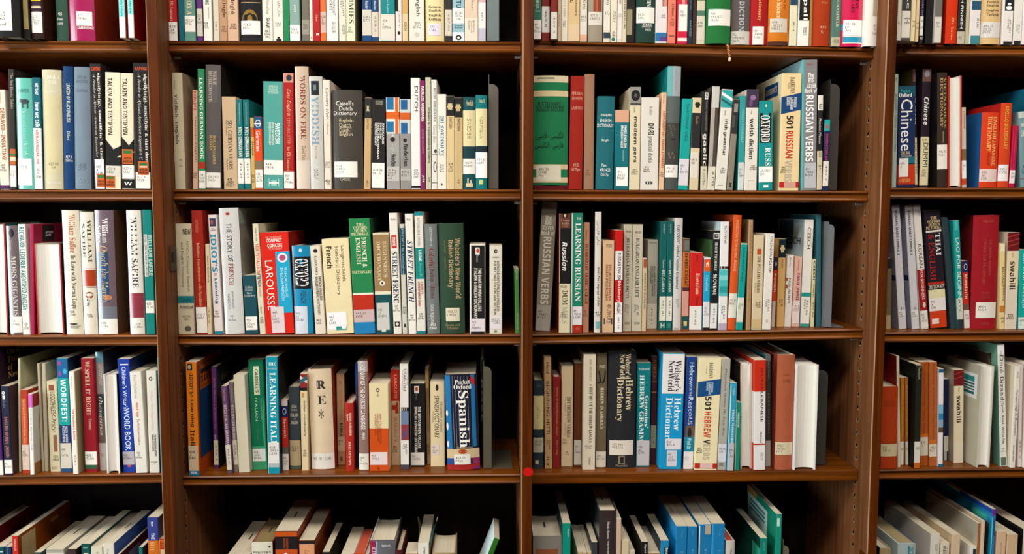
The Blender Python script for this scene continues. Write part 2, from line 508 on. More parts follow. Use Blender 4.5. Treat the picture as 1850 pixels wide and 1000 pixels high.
    v = T([(x, y, z) for z in (e, h - e) for x, y in prof])
    P.add(v, [(k, (k + 1) % n, n + (k + 1) % n, n + k) for k in range(n)] + [tuple(range(n)), tuple(range(2 * n - 1, n - 1, -1))], pm)
    if mark:
        y_ = ys + (d - ys) * .42
        P.add(T([(w * .42, y_, h - e + .0003), (w * .5, y_, h - e + .0003), (w * .5, y_ + .03, h - e + .0003), (w * .42, y_ + .03, h - e + .0003)]), [(0, 1, 2, 3)], mat('4a443c', 'i'))
    P.build('page_block', root)
    return root

def cells(data):
    cur = None
    for ln in data.strip().split('\n'):
        if ln.startswith('@'):
            tk = ln[1:].split()
            cur = (tk[0][2], int(tk[0][1]), float(tk[1]), float(tk[2]), float(tk[3]), float(tk[4]))
        elif ln.strip():
            yield cur, ln

def prepare_lettering(data):
    """outlines of every line of text at once"""
    want = set()
    for _, ln in cells(data):
        for code, y0, y1, xa, xb, col, st, tx in items('|'.join(ln.split('|')[3:])):
            if code in 'dhcslr' and tx:
                want |= {(s, st) for s in tx.split('/') if s}
    batch_glyphs(sorted(want))

RIGHT = {}
def build_books(data):
    todo = {}
    for (bay, row, ox, oy, k, yb0), ln in cells(data):
        p = ln.split('|')
        nums = p[0].split(); kf = p[1].split()
        xl, xr, yt = (float(x) for x in nums[:3])
        opt = {q[0]: q[1:] for q in nums[3:]}
        todo.setdefault((bay, row), []).append(dict(bay=bay, row=row, ox=ox, oy=oy, k=k, yb=float(opt.get('b', yb0)), b='b' in opt, xl=xl, xr=xr, yt=yt, opt=opt,
            kind=kf[0], color=kf[1], ex=dict(q.split('=') for q in kf[2:]), label=p[2], its=items('|'.join(p[3:]))))
    for (bay, row), L in todo.items():
        i = 'ABCD'.index(bay)
        f = SHZ[bay, row]
        for q in L:                                          # pixels -> metres on the book's own front plane
            ox, oy, k, o = q['ox'], q['oy'], q['k'], q['opt']
            PX = lambda x: ox + x * k
            PY = lambda y: oy + y * k
            s = float(o['s']) / 1000 if 's' in o else None
            xm = PX((q['xl'] + q['xr']) / 2)
            if s is None:
                if row in (2, 3) or (row == 0 and q['b']):
                    zz = f(at(xm, PY(q['yb'])).x)
                    r_ = ray(xm, PY(q['yb']))
                    s = CAM.y + r_.y * ((zz - CAM.z) / r_.z)
                    s = min(max(s, -.035 if row == 0 else .001), .07)
                    if row == 0: s = min(s, .004)
                else: s = {0: .002, 1: .005, 4: .012}[row]
            q['s'] = s
            if row == 4:
                a, b, c = at(PX(q['xl']), PY(q['yt']), s), at(PX(q['xr']), PY(q['yt']), s), None
                q['z'] = f(a.x)
                q['ang'] = math.radians(float(o.get('a', 0)))
                h = (a.z - q['z']) / math.cos(q['ang'])
                q['h'] = h
                q['x0'] = a.x - h * math.sin(q['ang']); q['x1'] = q['x0'] + (b.x - a.x)
            else:
                a, b = at(PX(q['xl']), PY(q['yb']), s), at(PX(q['xr']), PY(q['yb']), s)
                q['z'] = f((a.x + b.x) / 2)
                if row == 1 and q['b']: q['z'] = max(q['z'], a.z)
                if 't' in o:
                    c = at(PX(float(o['t'])), PY(q['yt']), s)
                    q['ang'] = math.atan2(c.x - a.x, c.z - q['z'])
                    if abs(q['ang']) < math.radians(.7): q['ang'] = 0
                else:
                    c = at(xm, PY(q['yt']), s); q['ang'] = 0
                q['h'] = (c.z - q['z']) / math.cos(q['ang'])
                q['x0'], q['x1'] = a.x, b.x
        vis = [q for q in L if 'n' not in q['opt']]
        lo, hi = UPX[i][1] + .0006, UPX[i + 1][0] - .0006
        G = .0006
        for _ in range(4):                                   # keep neighbours from running into each other
            for a, b in zip(vis, vis[1:]):
                hh = min(a['h'], b['h'])
                for zz in (0, hh):
                    ov = (a['x1'] + zz * math.tan(a['ang'])) + G - (b['x0'] + zz * math.tan(b['ang']))
                    if ov > 0:
                        wa, wb = a['x1'] - a['x0'], b['x1'] - b['x0']
                        if ov < .8 * (wa + wb) - .008:
                            sh = ov * wa / (wa + wb)
                            a['x1'] -= sh; b['x0'] += ov - sh
                        else:
                            b['x0'] += ov; b['x1'] += ov
            for q in vis:
                tt = q['h'] * math.tan(q['ang'])
                m_ = min(0, tt); M_ = max(0, tt)
                if q['x0'] + m_ < lo: q['x0'] = lo - m_
                if q['x1'] + M_ > hi: q['x1'] = hi - M_
        RIGHT[bay, row] = max(q['x1'] + max(0, q['h'] * math.tan(q['ang'])) for q in vis)
        for n_, q in enumerate(L):
            w = max(q['x1'] - q['x0'], .0035) * math.cos(q['ang'])
            h = q['h']
            d = float(q['opt']['D']) / 1000 if 'D' in q['opt'] else min(max(.68 * h, .1), .2)
            d = min(d, .25 - q['s'])
            zs = max(f(q['x0']), f(q['x0'] + w)) + .0003
            if row == 1 and q['b']: zs = max(zs, q['z'])
            base = Vector((q['x0'], q['s'], zs + (w * math.sin(q['ang']) if q['ang'] > 0 else 0)))
            xm, oy, k, s = q['ox'] + (q['xl'] + q['xr']) / 2 * q['k'], q['oy'], q['k'], q['s']
            zb, ca = base.z, math.cos(q['ang'])
            zof = lambda y: (at(xm, oy + y * k, s).z - zb) / ca
            hard = q['kind'] in 'HMR'
            label = q['label']
            if label.endswith('~'):
                label = label[:-1] + ', %s from left, %s shelf, %s bay' % (ORD[n_ + 1], SHELF[row], BAY[bay])
            book('hardcover_book' if hard else 'paperback_book', 'books on the %s shelf, %s bay' % (SHELF[row], BAY[bay]), base, w, d, h, q['ang'], hard, {'H': 'c', 'M': 'm', 'R': 'p', 'P': 'p'}[q['kind']],
                 q['color'], q['ex'].get('cl'), q['ex'].get('cr'), q['ex'].get('pg'), q['its'], label, zof, q['kind'] == 'R', 'mk' in q['ex'])
BOOKS = r"""
@R0A 0 0 .17301 412
-60 232 -760 b385|H K|black hardcover with a white framed panel, at the frame's edge|f-100-318 4-72 W ; h120-142 15-45 K s 413 ; h150-175 15-45 K s Sted ; h182-208 15-45 K s 1952 ; h235-270 18-50 K s a.of
238 318 -760 b400|H K|black hardcover with a tan gilt panel|f-100-305 10-85 8f7d4e
322 458 -720 b405|H 2a1712 cr=3a1c10|dark brown hardcover with black and cream bands|f-40-8 5-85 D8B98 ; f10-60 5-85 3a2530 ; f62-85 5-85 C ; f85-120 5-85 3a2530 ; s122-342 4-90 W 425/Otto/1901
592 715 -740|H 2e4a3c cr=20342a|dark green hardcover with white call number|h130-160 18-55 W s 425 ; h185-212 15-58 W s Flee ; h235-262 15-58 W s 1979
716 985 -760|M 9a0f4c cr=7a240f|wide glossy magenta hardcover with white label|s118-268 33-92 W 425/P998o ; h274-304 36-96 W b CAMBRIDGE
1250 1312 -400 b395|P W cr=8c1210|white slim book, near twin with cyan title panel, beside magenta book|f-60-175 0-100 7fd6cc ; d-120-170 25-70 0f5a66 b Tiny Made Simple
1342 1402 -400 b395|P W cr=8c1210|white slim book with cyan title panel, nearest the upright|f-60-150 0-100 7fd6cc ; d-120-140 25-70 0f5a66 b Tiny Made
@R0B 290 0 .17838 408
62 172 -700|P b01a1c|red top paperback with white lower label~|d10-212 25-62 C s ESL Learners ; s222-412 0-100 W 428/.24/F281|
188 246 -690|P 0d5a66|plain teal thin book~|
247 358 -720|P 5f8a7c|sage green book with cream capitals~|d-120-150 25-72 C T IN VOX A ; s160-322 0-98 W 428.24/P742
372 430 -650|P 5a2a70|purple thin book with a cream label~|s90-365 0-100 G 428/.24/B681
440 525 -690|P W|white paperback ending in letters MS~|d-150-45 25-72 2f5a60 b DIAGRAMS ; d70-190 55-75 X s Eugene Moutoux ; c222-290 0-60 K 428/.24/T271
540 598 -640|P cdc5b2|beige thin book with faint print~|d210-310 35-65 X s 428.2
600 680 -680|P b58a68|brown toned book with large black title~|d-60-30 40-80 5a4a3c b Dr. ; d30-175 35-90 K s Ingle ; c260-325 20-90 5a3a28 428/.2421/P498s
682 792 -720|P c9a587|peach toned book with large black title~|d0-145 25-72 K s Inglé ; c235-300 20-85 5a3a28 428/.2421/P498i
803 1032 -760|H 1c1a1c|wide black hardcover with gold sunburst emblem~|f22-27 8-95 Y ; o95-300 12-80 8a6a2c ; o130-260 28-64 1c1a1c ; o150-230 35-58 8a6a2c ; s210-348 6-90 W 428.2/F62u
1037 1140 -690|P dcd4c6|white paperback with short bold author name~|d0-145 30-70 8a8378 s Words and People ; d180-285 35-70 K b SHAW ; c300-390 15-75 K 428.2/S534w/1991
1142 1248 -680|P ddd5c8|white book with faint grey capitals~|d-60-165 45-75 X s AFTERNOON ; c225-270 20-80 X 428.2/C871 ; o370-392 40-65 K ; f392-412 30-80 K
1246 1310 -640|P 1c7a48|plain bright green thin book~|
1312 1415 -660|P 7f9a90|sage grey book with white lower label~|d40-120 45-65 W T AND ; s252-410 0-100 W 428.3/K151E
1436 1512 -620|P 6b6458|dusty olive grey book~|f200-350 0-100 8f8778 ; c240-300 15-85 3a3630 428.2/C671
1513 1545 -700|P e0d5c4|cream slim booklet~|d100-300 35-60 X s Conversation ; h370-390 30-70 R b S
1546 1620 -720|P a81a1e|red book with small white emblem at foot~|d150-220 40-70 Y s Über ; h335-360 45-90 W b R
1622 1682 -650|P d0672e|orange book with a pale label~|s120-330 0-100 c9a795 428/.3/Y51
1685 1800 -700|P e2ddd4|white paperback with two vertical black title lines~|d-200-155 25-80 3a3a3a s CONVERSATION LIST/BY TOPIC WORDS ; c220-330 45-80 X 428.3
@R0B 600 0 .20542 356
62 124 -600|P d8d0be|grey white paperback with two small title lines~|d-200-145 22-82 4a4640 s PREPOSITION LIST/FOR THE REST ; c215-300 45-80 X 428
126 204 -640|P e4dfba cr=a39c70|pale yellow paperback with large spaced black capitals~|d-150-205 30-85 4a4a3a T DUMMIES ; c230-290 5-70 K 428/.653/D997e
268 350 -560|P 16406e|navy paperback with tall cream label~|d-40-80 35-65 W s The Reader ; s85-312 0-100 G 428.4/D771
352 412 -540|P 16406e|navy paperback with tall grey label~|d-40-90 35-65 W s The Reader ; s105-325 0-100 cbbfae 428.4
412 430 -600|P d2c2b2|tan very thin booklet~|
432 555 -620|P 0f7a7c|teal paperback with broad grey lower label~|d-40-115 40-55 9fd0cc s Clear English ; s125-356 0-100 d2cabd 428/4/D784e
560 614 -560|P dccfc8|pinkish white thin book with black corner~|f-40-100 0-45 K ; d95-240 45-75 8a5a6a s Clarity in ; o275-305 30-75 K
620 670 -520|P cfb98c|tan topped thin book with cream foot~|f-200-120 0-100 c49c5c ; d190-270 30-75 6a5a4a s 428.24
680 812 -620|P d9d2c4|cream paperback ending with the word English~|d-150-140 40-72 K s and English ; c190-250 25-80 6a645a 428/.2421/B176c ; o285-320 35-65 c2bbae
822 985 -650|M e0cd98|cream dictionary listing German English on its spine~|h48-72 18-82 3a3226 T German ; h80-106 18-82 3a3226 T English ; h122-150 18-82 3a3226 T English ; h152-182 18-82 3a3226 T German ; s205-312 14-84 d6ccd6 433/L265
995 1055 -540|P 2a2624|black top thin book with beige label~|s85-315 0-100 cbbfae 437.01
1060 1166 -600|P 8fb0b8|steel blue and white paperback~|d-80-68 30-72 1a3a4a b BRITU ; f70-205 0-100 W ; c100-180 20-85 K 437.967/D575e/1987 ; h215-250 15-85 K s Slanguage/Books ; f284-356 0-100 dfe8e0 ; o308-352 25-75 K ; o320-340 38-62 W
1167 1284 -580|P d2bba2|beige paperback with a translucent foot label~|d-80-90 50-70 8a7a64 s Italian ; f158-356 0-100 ddcbb8 ; d180-290 25-80 6a5a4a s Romance/Textbook/Student
1286 1352 -560|P ded6d4|white thin book with pink and lilac blocks~|f-80-20 0-100 c9a2a0 ; f248-356 0-100 b4aebc ; d110-180 35-60 X s 437.9
@R0C 940 0 .18379 402
128 206 -690 b388|P 2f6b52|green top book with white lower label~|d-120-85 30-68 W T JAPANESE ; h98-120 20-85 8fb09c T TION ; s197-387 0-98 W 469/.798G/P813e
208 289 -640|P 7d1f16|dark red book with tall white label~|s62-318 0-100 W 469.8
299 362 -560 b386|P 7d2016|dark red thin book with off-white lower label~|s118-383 0-100 d8d2c6 469.5
366 400 -620|P d5c2a0|plain tan thin book~|d140-260 30-60 8a7a60 s 469.824
402 464 -660|P e0d6c2|cream thin book with faint grey capitals~|d-60-170 35-65 9a948a T WRITE LINE ; c200-270 20-70 X 469
468 582 -690|P d8b989|tan paperback ending with Dictionary~|d-60-155 55-80 K s s Dictionary ; d-40-30 15-40 K b & ; c265-305 25-80 4a4034 469.3/P417s ; f240-402 0-100 dcc29c
586 656 -640|P d6cbb6|cream thin book with pink foot stain~|d-60-90 45-80 4a5a50 s of Gria ; s95-340 0-100 dad2c6 469.8/R721 ; f340-402 0-100 d8a88c
665 806 -700|M 9b8f7c|taupe jacketed book with cream band~|f-100-115 35-90 8d3b1f ; d-60-110 55-72 c98a5a s Diccionario ; s115-245 4-98 d6cfc2 472.3/S38972
818 882 -620|P d6cdbd|grey white thin book with dark blue emblem~|d-60-45 40-75 5a6a6a s ortu ; s48-300 0-100 ded6c8 473 ; f318-374 0-100 2c3a44
886 950 -600|P dbd0b8|cream book with teal disc at foot~|d110-215 35-80 6a6458 s 473.1/C671 ; d310-365 30-70 3a4a44 s GE ; o368-402 15-70 1a6a6a
953 1000 -640|P d6cac0|pinkish white thin book~|d-80-40 35-85 4a4a4a s Energy ; s42-385 0-90 ddd5ce 473
1002 1042 -560|P cfc4a6|cream phrase booklet for travellers~|d-100-282 35-72 3a362c T PHRASES FOR TRAVELLERS
1046 1124 -640|P 181412|black thin book with a tan patch~|f92-342 0-66 8f8468
1136 1320 -740|H 1f3b33|thick dark green hardcover naming a university press~|d-150-65 55-78 W T IN LATIN ; s72-225 2-98 W Z/PA2C/P44L ; h232-248 32-86 W s THE ; h250-272 32-86 W s UNIVERSITY ; h280-305 50-80 W s PRESS
1328 1440 -640|P d8d0cc|white paperback with blue and purple foot~|f-80-60 55-100 c88a7a ; d-60-60 58-75 3a3a44 s Latin ; f320-404 0-100 2a6a9a ; f360-404 40-100 5a3a80 ; c140-180 45-85 X 475/W56
1448 1526 -620|P d8765f|salmon book with a dark underline~|d40-160 45-75 6a1f18 b E R Moore ; c180-260 25-80 7a3a2c 475/W56/1958 ; f350-356 15-85 3a1f18
1538 1640 -600 t1560|P c81a3a|bright red book with white label, slightly tilted~|d-60-40 45-80 C b 501 Latin ; s42-308 12-100 W 475/W871 ; f372-404 8-100 e8ddd2
1642 1690 -640|P 1c2a33|dark navy book with pale vertical name~|d-60-100 40-70 6a8088 s LEXICON ; d195-355 40-75 8a98a0 s AISA RIZZI
1694 1728 -520|P 3a241c|dark brown thin book~|
1732 1816 -620|P c9bfa4|cream book with green bands~|f-20-6 0-100 6a7a58 ; f105-155 0-100 4f7262 ; s158-395 0-100 cfc6b4 478/S44
@R0C 1260 0 .19459 412
75 306 -700 b404|H 1f6b33 cl=164a24|broad green hardcover with white label~|s85-238 8-100 W Per./491.423/H332
312 488 -680|H 5c524e|grey brown hardcover with large silver capitals~|d-300-288 40-68 a4b0b0 b ENGLISH DICTION ; s290-412 0-100 c6c0b4 Pe./749.423/S67k
492 646 -640 b418|H a3141a|red dictionary with gold lettering~|d-160-195 38-62 d8ac60 T ish Dictionary ; s245-415 12-80 W 491/.54323/P18n
656 846 -660 b422|H c9701f|orange hardcover with dark brown foot band~|d-150-165 38-62 e8d8a4 T Modern Science ; d-150-85 70-84 8a3a14 s Outlook by ; f382-424 0-100 4a2a1c ; s172-300 8-92 cfc4b4 491/.43231/M951
852 920 -600 b426|P d9d2b2|cream thin book with navy top~|f-200-48 0-100 1d3f57 ; d200-290 40-65 5a564a s 491.4
929 1034 -620 b428|P W|white paperback with black title block~|f-300-190 8-100 K ; d-160-185 35-82 V b Nepali ; c250-330 45-75 5a5650 491.495
1036 1060 -480 b430|P a5743a|slim tan booklet~|
1062 1236 -680 b432|H a3340f|rust cloth hardcover with pale call number~|h12-32 45-80 c98a5a s Tured ; h240-262 40-75 d8b48c s 413 ; h285-310 45-65 d8b48c s TU
1241 1324 -660 b430|P 4f6f62|worn green grammar with cream capitals~|d-220-252 45-72 cbbf9a T ARABIAN GRAMMAR ; f345-432 0-100 b3a98c ; c365-400 25-80 5a5444 413.8
1332 1536 -700 b434|M d0124c|bright magenta hardcover with blue stripe~|d-200-125 40-82 3a0f18 T KURDISTAN/VOCABULARY ; s185-330 10-100 V 491.56/LV/Ara ; f332-340 10-100 V ; f342-392 10-100 2f92b8 ; f394-402 10-100 V ; f225-280 0-9 2f92b8
1542 1676 -680 b430|M ece6dc|white glossy book against the upright~|f-100-150 60-96 b8a890 ; c220-330 62-96 8a7a68 491/59/1948
@R0D 1570 0 .15136 520
326 378 -900 b478|P c9c1b0|grey cream thin book nearest the upright~|h260-285 15-70 X s 494.5
384 486 -900 b484|P d2cbbf|white labelled book with black top and foot~|f-900-130 0-100 34302e ; d-200-105 50-72 V s SYAC ; f450-484 0-100 4a4644 ; c205-290 25-90 5a564e 494/.3/S87
492 546 -820 b492|P dcc9a0|pale cream book, left one of two~|c240-330 35-90 7a5a3a 494/.31/M71
549 590 -780 b498|P d8bc92|tan cream book, right one of two~|c262-350 20-90 7a5a3a 494/.5/M72
598 642 -820 b516 t640|P 2c2038|purple black book leaning right, white label~|d-200-190 38-75 8a7aa4 b STRUCTURE OF ; s195-425 0-88 W 494/4/R29 ; h440-470 20-80 W b EU
668 764 -860 b518|P 161414|plain black book~|
768 860 -800 b512|P cfc8be|grey patterned book with long cream label~|f-900-200 0-100 6a645e ; c260-330 15-65 X 494/5/L79
910 1046 -860 b520|H cc3009 cl=a82405|bright orange red hardcover with gold number~|d205-475 45-70 e8c080 s 491.7/321 C878e
1050 1140 -800 b524|P 24201f|black book with white capitals ending in FINNISH~|d-260-340 32-62 V s ENGLISH FINNISH ; f375-526 0-100 b8ae98 ; h430-470 10-60 X s 494.5
1145 1186 -760 b526|P b5ad8a|khaki thin book~|
1195 1318 -740 b524|P ddd5d2|white labelled book with teal foot~|f-900-10 0-100 c4c8b0 ; f12-118 8-100 24506a ; f425-526 8-100 3a8088 ; d215-330 62-85 X s 494.541
1332 1566 -820 b528|M dcb980|tan dictionary listing Turkish English on its spine~|h5-38 22-86 4a3a26 T Turkish ; h48-85 22-86 4a3a26 T English ; h110-140 22-86 4a3a26 T English ; h152-190 22-86 4a3a26 T Turkish ; s262-450 2-98 d8d0cc 494.35/23.22/1979
1582 1706 -760 b530|P e0d8d2|white thin book with black emblem at top~|f-300-130 15-98 1a2024 ; o35-60 40-75 V ; o70-118 25-85 V ; f495-530 15-98 1c2420 ; d230-390 45-80 X s 494.351/D784
1716 1818 -740 b532|P dfd8d0|white book with speckled black foot~|f485-530 10-90 2a2a2c ; d290-400 30-75 X s 494.35/Z63h
1822 1900 -700 b532|P e2d4d4|pinkish white book cut by the frame~|
@R1A 0 90 .28 897
-90 -4 130|H 5a1510|dark red hardcover cut off by the frame, second shelf|
2 62 258|P dccfbb|cream paperback titled depraved and insulting|d22-55 30-60 8a8070 s Oddities ; d275-345 45-60 6a6258 s Dickson ; d375-710 38-82 9b4a1c b DEPRAVED—INSULTING! ; c735-785 10-75 4a443c 427/.9A/D553 ; f872-897 0-100 4a2050
68 106 125 t52|P 2a2522|black thin book on the ebonics debate|d150-380 35-80 a89a88 s The Real Ebonics Debate ; f638-740 0-100 b85a24 ; f668-684 0-100 3a6a3a ; f690-715 0-100 d8c8a8 ; s745-882 0-100 W 427.97/R228
112 220 183 t90|M 63b8a6 cr=4a8a7c|mint green book with a grey elephant silhouette|h250-275 20-85 3a6a62 s HARPER ; o316-348 34-84 3a4a48 ; o314-340 18-46 3a4a48 ; g322-356 12-18 3a4a48 ; f335-376 38-45 3a4a48 ; f335-372 48-53 3a4a48 ; f335-376 70-78 3a4a48 ; d385-690 38-72 a8d8cc I have out to say that the ; s700-872 0-88 V 427.9
224 276 180 t205|P 0e5a68|teal and white book titled how we talk|d215-290 40-75 V b METCALF ; d338-500 30-85 V b how we talk ; f504-896 0-100 e6dfd6 ; d515-735 30-65 a81c1c b AMERICAN REGIONAL ENG ; c760-830 25-85 5a564e 427/.973/M588
282 404 130 t265|H c2b99a|greyish cream worn hardcover titled jamaica talk|f290-795 18-92 c6b990 ; h162-188 28-92 W T JAMAICA ; h196-215 40-80 W T TALK ; h255-275 40-80 e8e0c8 s TAYLOR ; c722-770 28-80 8a8268 427.97/J14 ; h850-866 25-90 W s MACMILLAN
412 476 107 t402|H 0f3763|navy hardcover lexicon of black english|d215-465 38-72 c9c9b4 b LEXICON OF BLACK ENGLISH ; d525-582 38-68 c9c9b4 s Dillard ; h680-722 12-92 W s 427.9/D581x
480 598 112 t472|H 6f7d8a|plain blue grey cloth hardcover|h160-215 15-85 5c6a78 b AFRICAN/AMERICAN ; h250-272 15-85 5c6a78 s GRAMMAR ; h730-775 25-75 5c6a78 b 42/27 ; h820-880 15-90 8292a0 s 427/U77/1973
600 679 90|P 1f1b1d cr=2a2628|black reader on african american culture, left copy with lower sticker|h110-134 15-95 d24a1c b CAPONI ; d150-720 62-92 e6dcc8 T signifyin(g), sanctifyin' & slam ; d155-690 22-48 d0c4b0 I A Reader in African American Expressive ; s705-895 12-98 d8d2da 427/.9/S578 ; f798-886 26-98 c2591f ; f806-826 34-98 2f6a34 ; h838-875 30-95 K b AFRICAN/AMERICAN
682 782 147 t678|P dccdb0 cr=1c1a1a|cream talkin and testifyin paperback, left copy|d180-545 16-46 K b TALKIN AND TESTIFYIN ; g575-700 0-50 K 60 ; g640-700 50-100 K -25 ; f690-745 0-100 K ; s745-812 0-98 G 427.9/S66t ; f810-888 0-62 c2591f ; f816-832 8-54 2f6a34 ; h842-880 6-58 K b AFRICAN/AMERICAN
788 868 152 t778|P dccdb0|cream talkin and testifyin paperback, right copy|d185-545 12-50 K b TALKIN AND TESTIFYIN ; g560-690 0-60 K 55 ; g615-690 60-100 K -40 ; f660-745 0-100 K ; f640-735 2-90 c2591f ; f648-668 12-80 2f6a34 ; h690-728 10-85 K b AFRICAN/AMERICAN ; s742-828 0-100 W 427.9/S66t ; f832-892 0-100 K ; h850-870 18-82 W b W
876 972 85 t857|P 1f1b1d|black reader on african american culture, right copy against the upright|h110-130 12-92 d24a1c b CAPONI ; d155-720 64-92 e6dcc8 T signifyin(g), sanctifyin' & slam dun ; d155-710 24-50 d0c4b0 I A Reader in African American Expressive C ; s790-893 0-100 W 427.9/S578 ; f718-806 18-90 c2591f ; f728-745 28-80 2f6a34 ; f748-758 28-80 d8c8a8 ; h762-800 20-88 K b AFRICAN/AMERICAN
@R1B 290 90 .28 890
94 160 147 t78|M c2b596 cr=b89a7c|cream yiddish english dictionary with jacket|d285-605 12-52 2f3a3a b Yiddish  English ; d195-250 20-35 X s Weinreich ; c700-760 45-80 6a6458 439/.1/W42y
208 242 260 t205|P c4a085|tan thin german phrase book half hidden beside green book|d265-390 25-75 b02a1c b BERLITZ ; d430-720 40-85 4a4a40 s German-English ; c790-830 0-90 K 438/.342/B51g
246 290 123 t236|P 2c8458|green learning german book with white capitals|d178-705 28-76 V T LEARNING GERMAN BOOK ; f722-765 0-100 a8341c ; s778-892 0-100 W 438/.242/L438
294 390 97 t288|M 5c5654 cr=2a2624|tall grey jacketed book titled neue horizonte|f130-340 18-80 645e5c ; d135-335 18-76 b4aa98 T NEUE/HORIZONTE ; d550-738 22-68 c4a258 T DOLLENMAYER/HANSEN ; s790-888 0-95 W 438.2421/D665n
410 500 303|P c3a684|tan paperback of 501 german verbs|d455-770 38-68 5a4a3c T 501 GERMAN VERBS ; d455-550 22-34 6a5a4a s Fully Conjugated ; d705-775 20-34 6a5a4a s Henry Strutz ; c825-882 15-70 4a4034 438/.2421/S9271
502 540 322|P 15696a|teal thin german grammar guide, left of a pair|d340-480 40-60 W I Teach Yourself and Daily Use ; d500-690 25-82 W b NTC's GERMAN GRA ; s700-862 0-100 W 438.24 ; f866-890 0-100 1c6a6a
544 584 322|P 15696a|teal thin german grammar guide, right of a pair|d340-480 40-60 W I Teach Yourself and Daily Use ; d500-690 25-82 W b NTC's GERMAN GRA ; s700-862 0-100 W 438.24 ; f866-890 0-100 1c6a6a
588 612 438|P c99f55|yellow tan slim phrase book|f500-560 0-100 b85a24 ; d590-680 30-75 5a3a1c b GERMAN ; c800-860 10-90 4a3a24 438.3/B51
614 663 432|P d8451c|orange german phrase book with blue top|f432-510 0-100 1d4f7a ; o450-500 15-85 V ; o455-495 20-80 1d4f7a ; f472-480 0-90 V ; d520-652 22-70 V s German ; f715-770 0-100 7a6a50 ; s772-890 0-100 W 438/.3421/G373
667 794 205 t662|P 4c968c|sage teal swedish dictionary|h225-285 25-78 b8cfc0 b APPROVED/STANDARD/DICTIONARY ; d470-602 60-82 V b SWEDISH ; d465-612 26-56 d0dcd0 b ENGLISH-SWEDISH/SWEDISH-ENGLISH ; s710-805 0-100 W 438/P453i ; f830-880 26-28 W ; f830-880 76-78 W ; f840-875 38-66 8cc0b4 ; f852-862 26-78 W
796 862 150 t790|P a81c1c|red easy english step by step book|f150-210 0-100 c98a70 ; o160-200 30-85 2a2a3a ; d250-425 30-75 d8b484 I Easy English ; d435-610 32-66 c08060 s STEP-BY-STEP ; d625-780 32-66 d8b484 s for ESL Learners ; s785-893 0-100 W 428/.24/P998e
@R1B 520 90 .28 893
58 145 107 t42|M cbb39c cr=5a4a3c|beige jacketed book titled words on fire|d165-575 38-76 7a2a1c T WORDS ON FIRE ; d620-715 45-70 7a5a44 s David Katz ; c745-790 20-65 6a5040 439/.1/K119w ; f712-895 0-100 d6c6b4
148 232 172|M c8c4bc|white grey book titled yiddish in large letters|f200-290 15-75 24282c ; f225-260 30-55 6a7a7a ; d300-612 15-70 7d93a2 T YIDDISH ; d620-700 35-55 c89a6a s NATION ; d765-830 25-60 X s 439.1/W44
238 282 195|P ddd0c0|cream thin book titled country hair|d245-450 28-80 2a2622 I Country Hair ; d470-545 45-75 a84a3a s Idioms ; c720-760 10-85 8a8070 439.27 ; h835-870 15-85 5a5044 b ESS/CS
290 485 258 t280|M 453f38 cr=3a342e|thick brown black dutch dictionary with glossy jacket|h328-358 15-72 W s Cassell's ; h363-392 25-68 W s Dutch ; h396-428 6-82 W s Dictionary ; h445-470 25-72 C s English- ; h472-498 25-62 C s Dutch ; f502-504 25-65 C ; h506-532 25-62 C s Dutch- ; h534-560 25-68 C s English ; s720-822 5-82 W Cas/439.3/C27f ; h828-844 25-60 b8b0a0 s CASSELL
490 535 310 t498|P c2a070|tan book with black top, dutch title|f310-440 0-100 2a2826 ; h360-395 20-70 c8b890 b ♜ ; d445-510 30-60 6a4a2a s DUTCH ; d840-880 35-65 6a5a4a s 439.3
537 632 318 t540|P 211e1c|black afrikaans english dictionary|h325-355 25-80 b8ae9a s KRITZINGER/SCHOONEES ; d470-705 20-92 W b AFRIKAANS/ENGLISH∕/ENGLISH∕AFRIKAANS/DICTIONARY ; s728-890 0-94 W 439.36/P613a
635 724 307|P 9a9690|grey dutch dictionary with blue and orange flag top, left copy|f307-540 0-100 e0ddd6 ; f307-385 4-58 1f6a9a ; f460-530 4-58 1f6a9a ; f400-445 0-100 d2601c ; f307-540 68-92 d2601c ; h548-572 35-60 V s vD ; o562-592 28-66 2a2424 ; d608-672 35-72 c8c4bc s Engels ; d675-755 35-72 2a2826 b Neder ; s752-848 0-95 b8b4ac 7l. Ne./439.3/R351/c.2
728 798 318|P 8c8882|grey dutch dictionary with blue and orange flag top, right copy|f318-540 0-100 c8c4bc ; f322-385 8-70 1f5a8a ; f470-540 8-70 1f5a8a ; f405-450 0-100 c85a20 ; o570-595 28-62 2a2424 ; d608-748 30-72 24201e b Nederlan ; s765-845 0-95 aaa69e 439.3/R351
@R1B 720 90 .28 893
83 142 182 t83|P e0dcd6|white paperback titled dutch in spaced capitals|d235-395 40-80 2a2826 s DUTCH ; d330-430 20-28 c05a3a s A Comprehensive ; c765-830 20-80 X 439/.3182/D97 ; f876-892 0-100 1c1a1a
144 174 198|P 7d1f55|magenta slim painless afrikaans book|d235-458 25-85 W b PAINLESS AFRIKAANS ; d510-670 35-70 c88aa8 s GEORGE HOLLOWAY ; d808-855 25-80 W b JUTA
178 212 178|P bdb9a0|mossy grey book of afrikaans for speakers of english|d370-730 35-85 2a2a20 b Afrikaans for English-speaking Students ; d820-850 40-80 3a3a2a b JUTA
216 250 193|P dad4ca|white slim beginner afrikaans book with line drawing|d245-460 40-80 5a5a5a T BEGIN AFRIKAANS ; d485-600 30-75 6a6458 I Conrad Roux ; f675-679 0-100 K ; o640-665 45-95 3a3a3a ; o720-790 30-90 5a564e ; o730-780 45-78 dad4ca ; f855-858 0-100 K
252 310 287|P e0d9ca|off-white book of 201 swedish verbs|d425-685 35-75 1f6f86 T 201 SWEDISH VE ; d425-515 14-26 X s Fully Conjugated ; d635-680 14-26 X s Auld ; d735-790 20-72 6a645c s 439.7/A924 ; o860-872 40-55 K
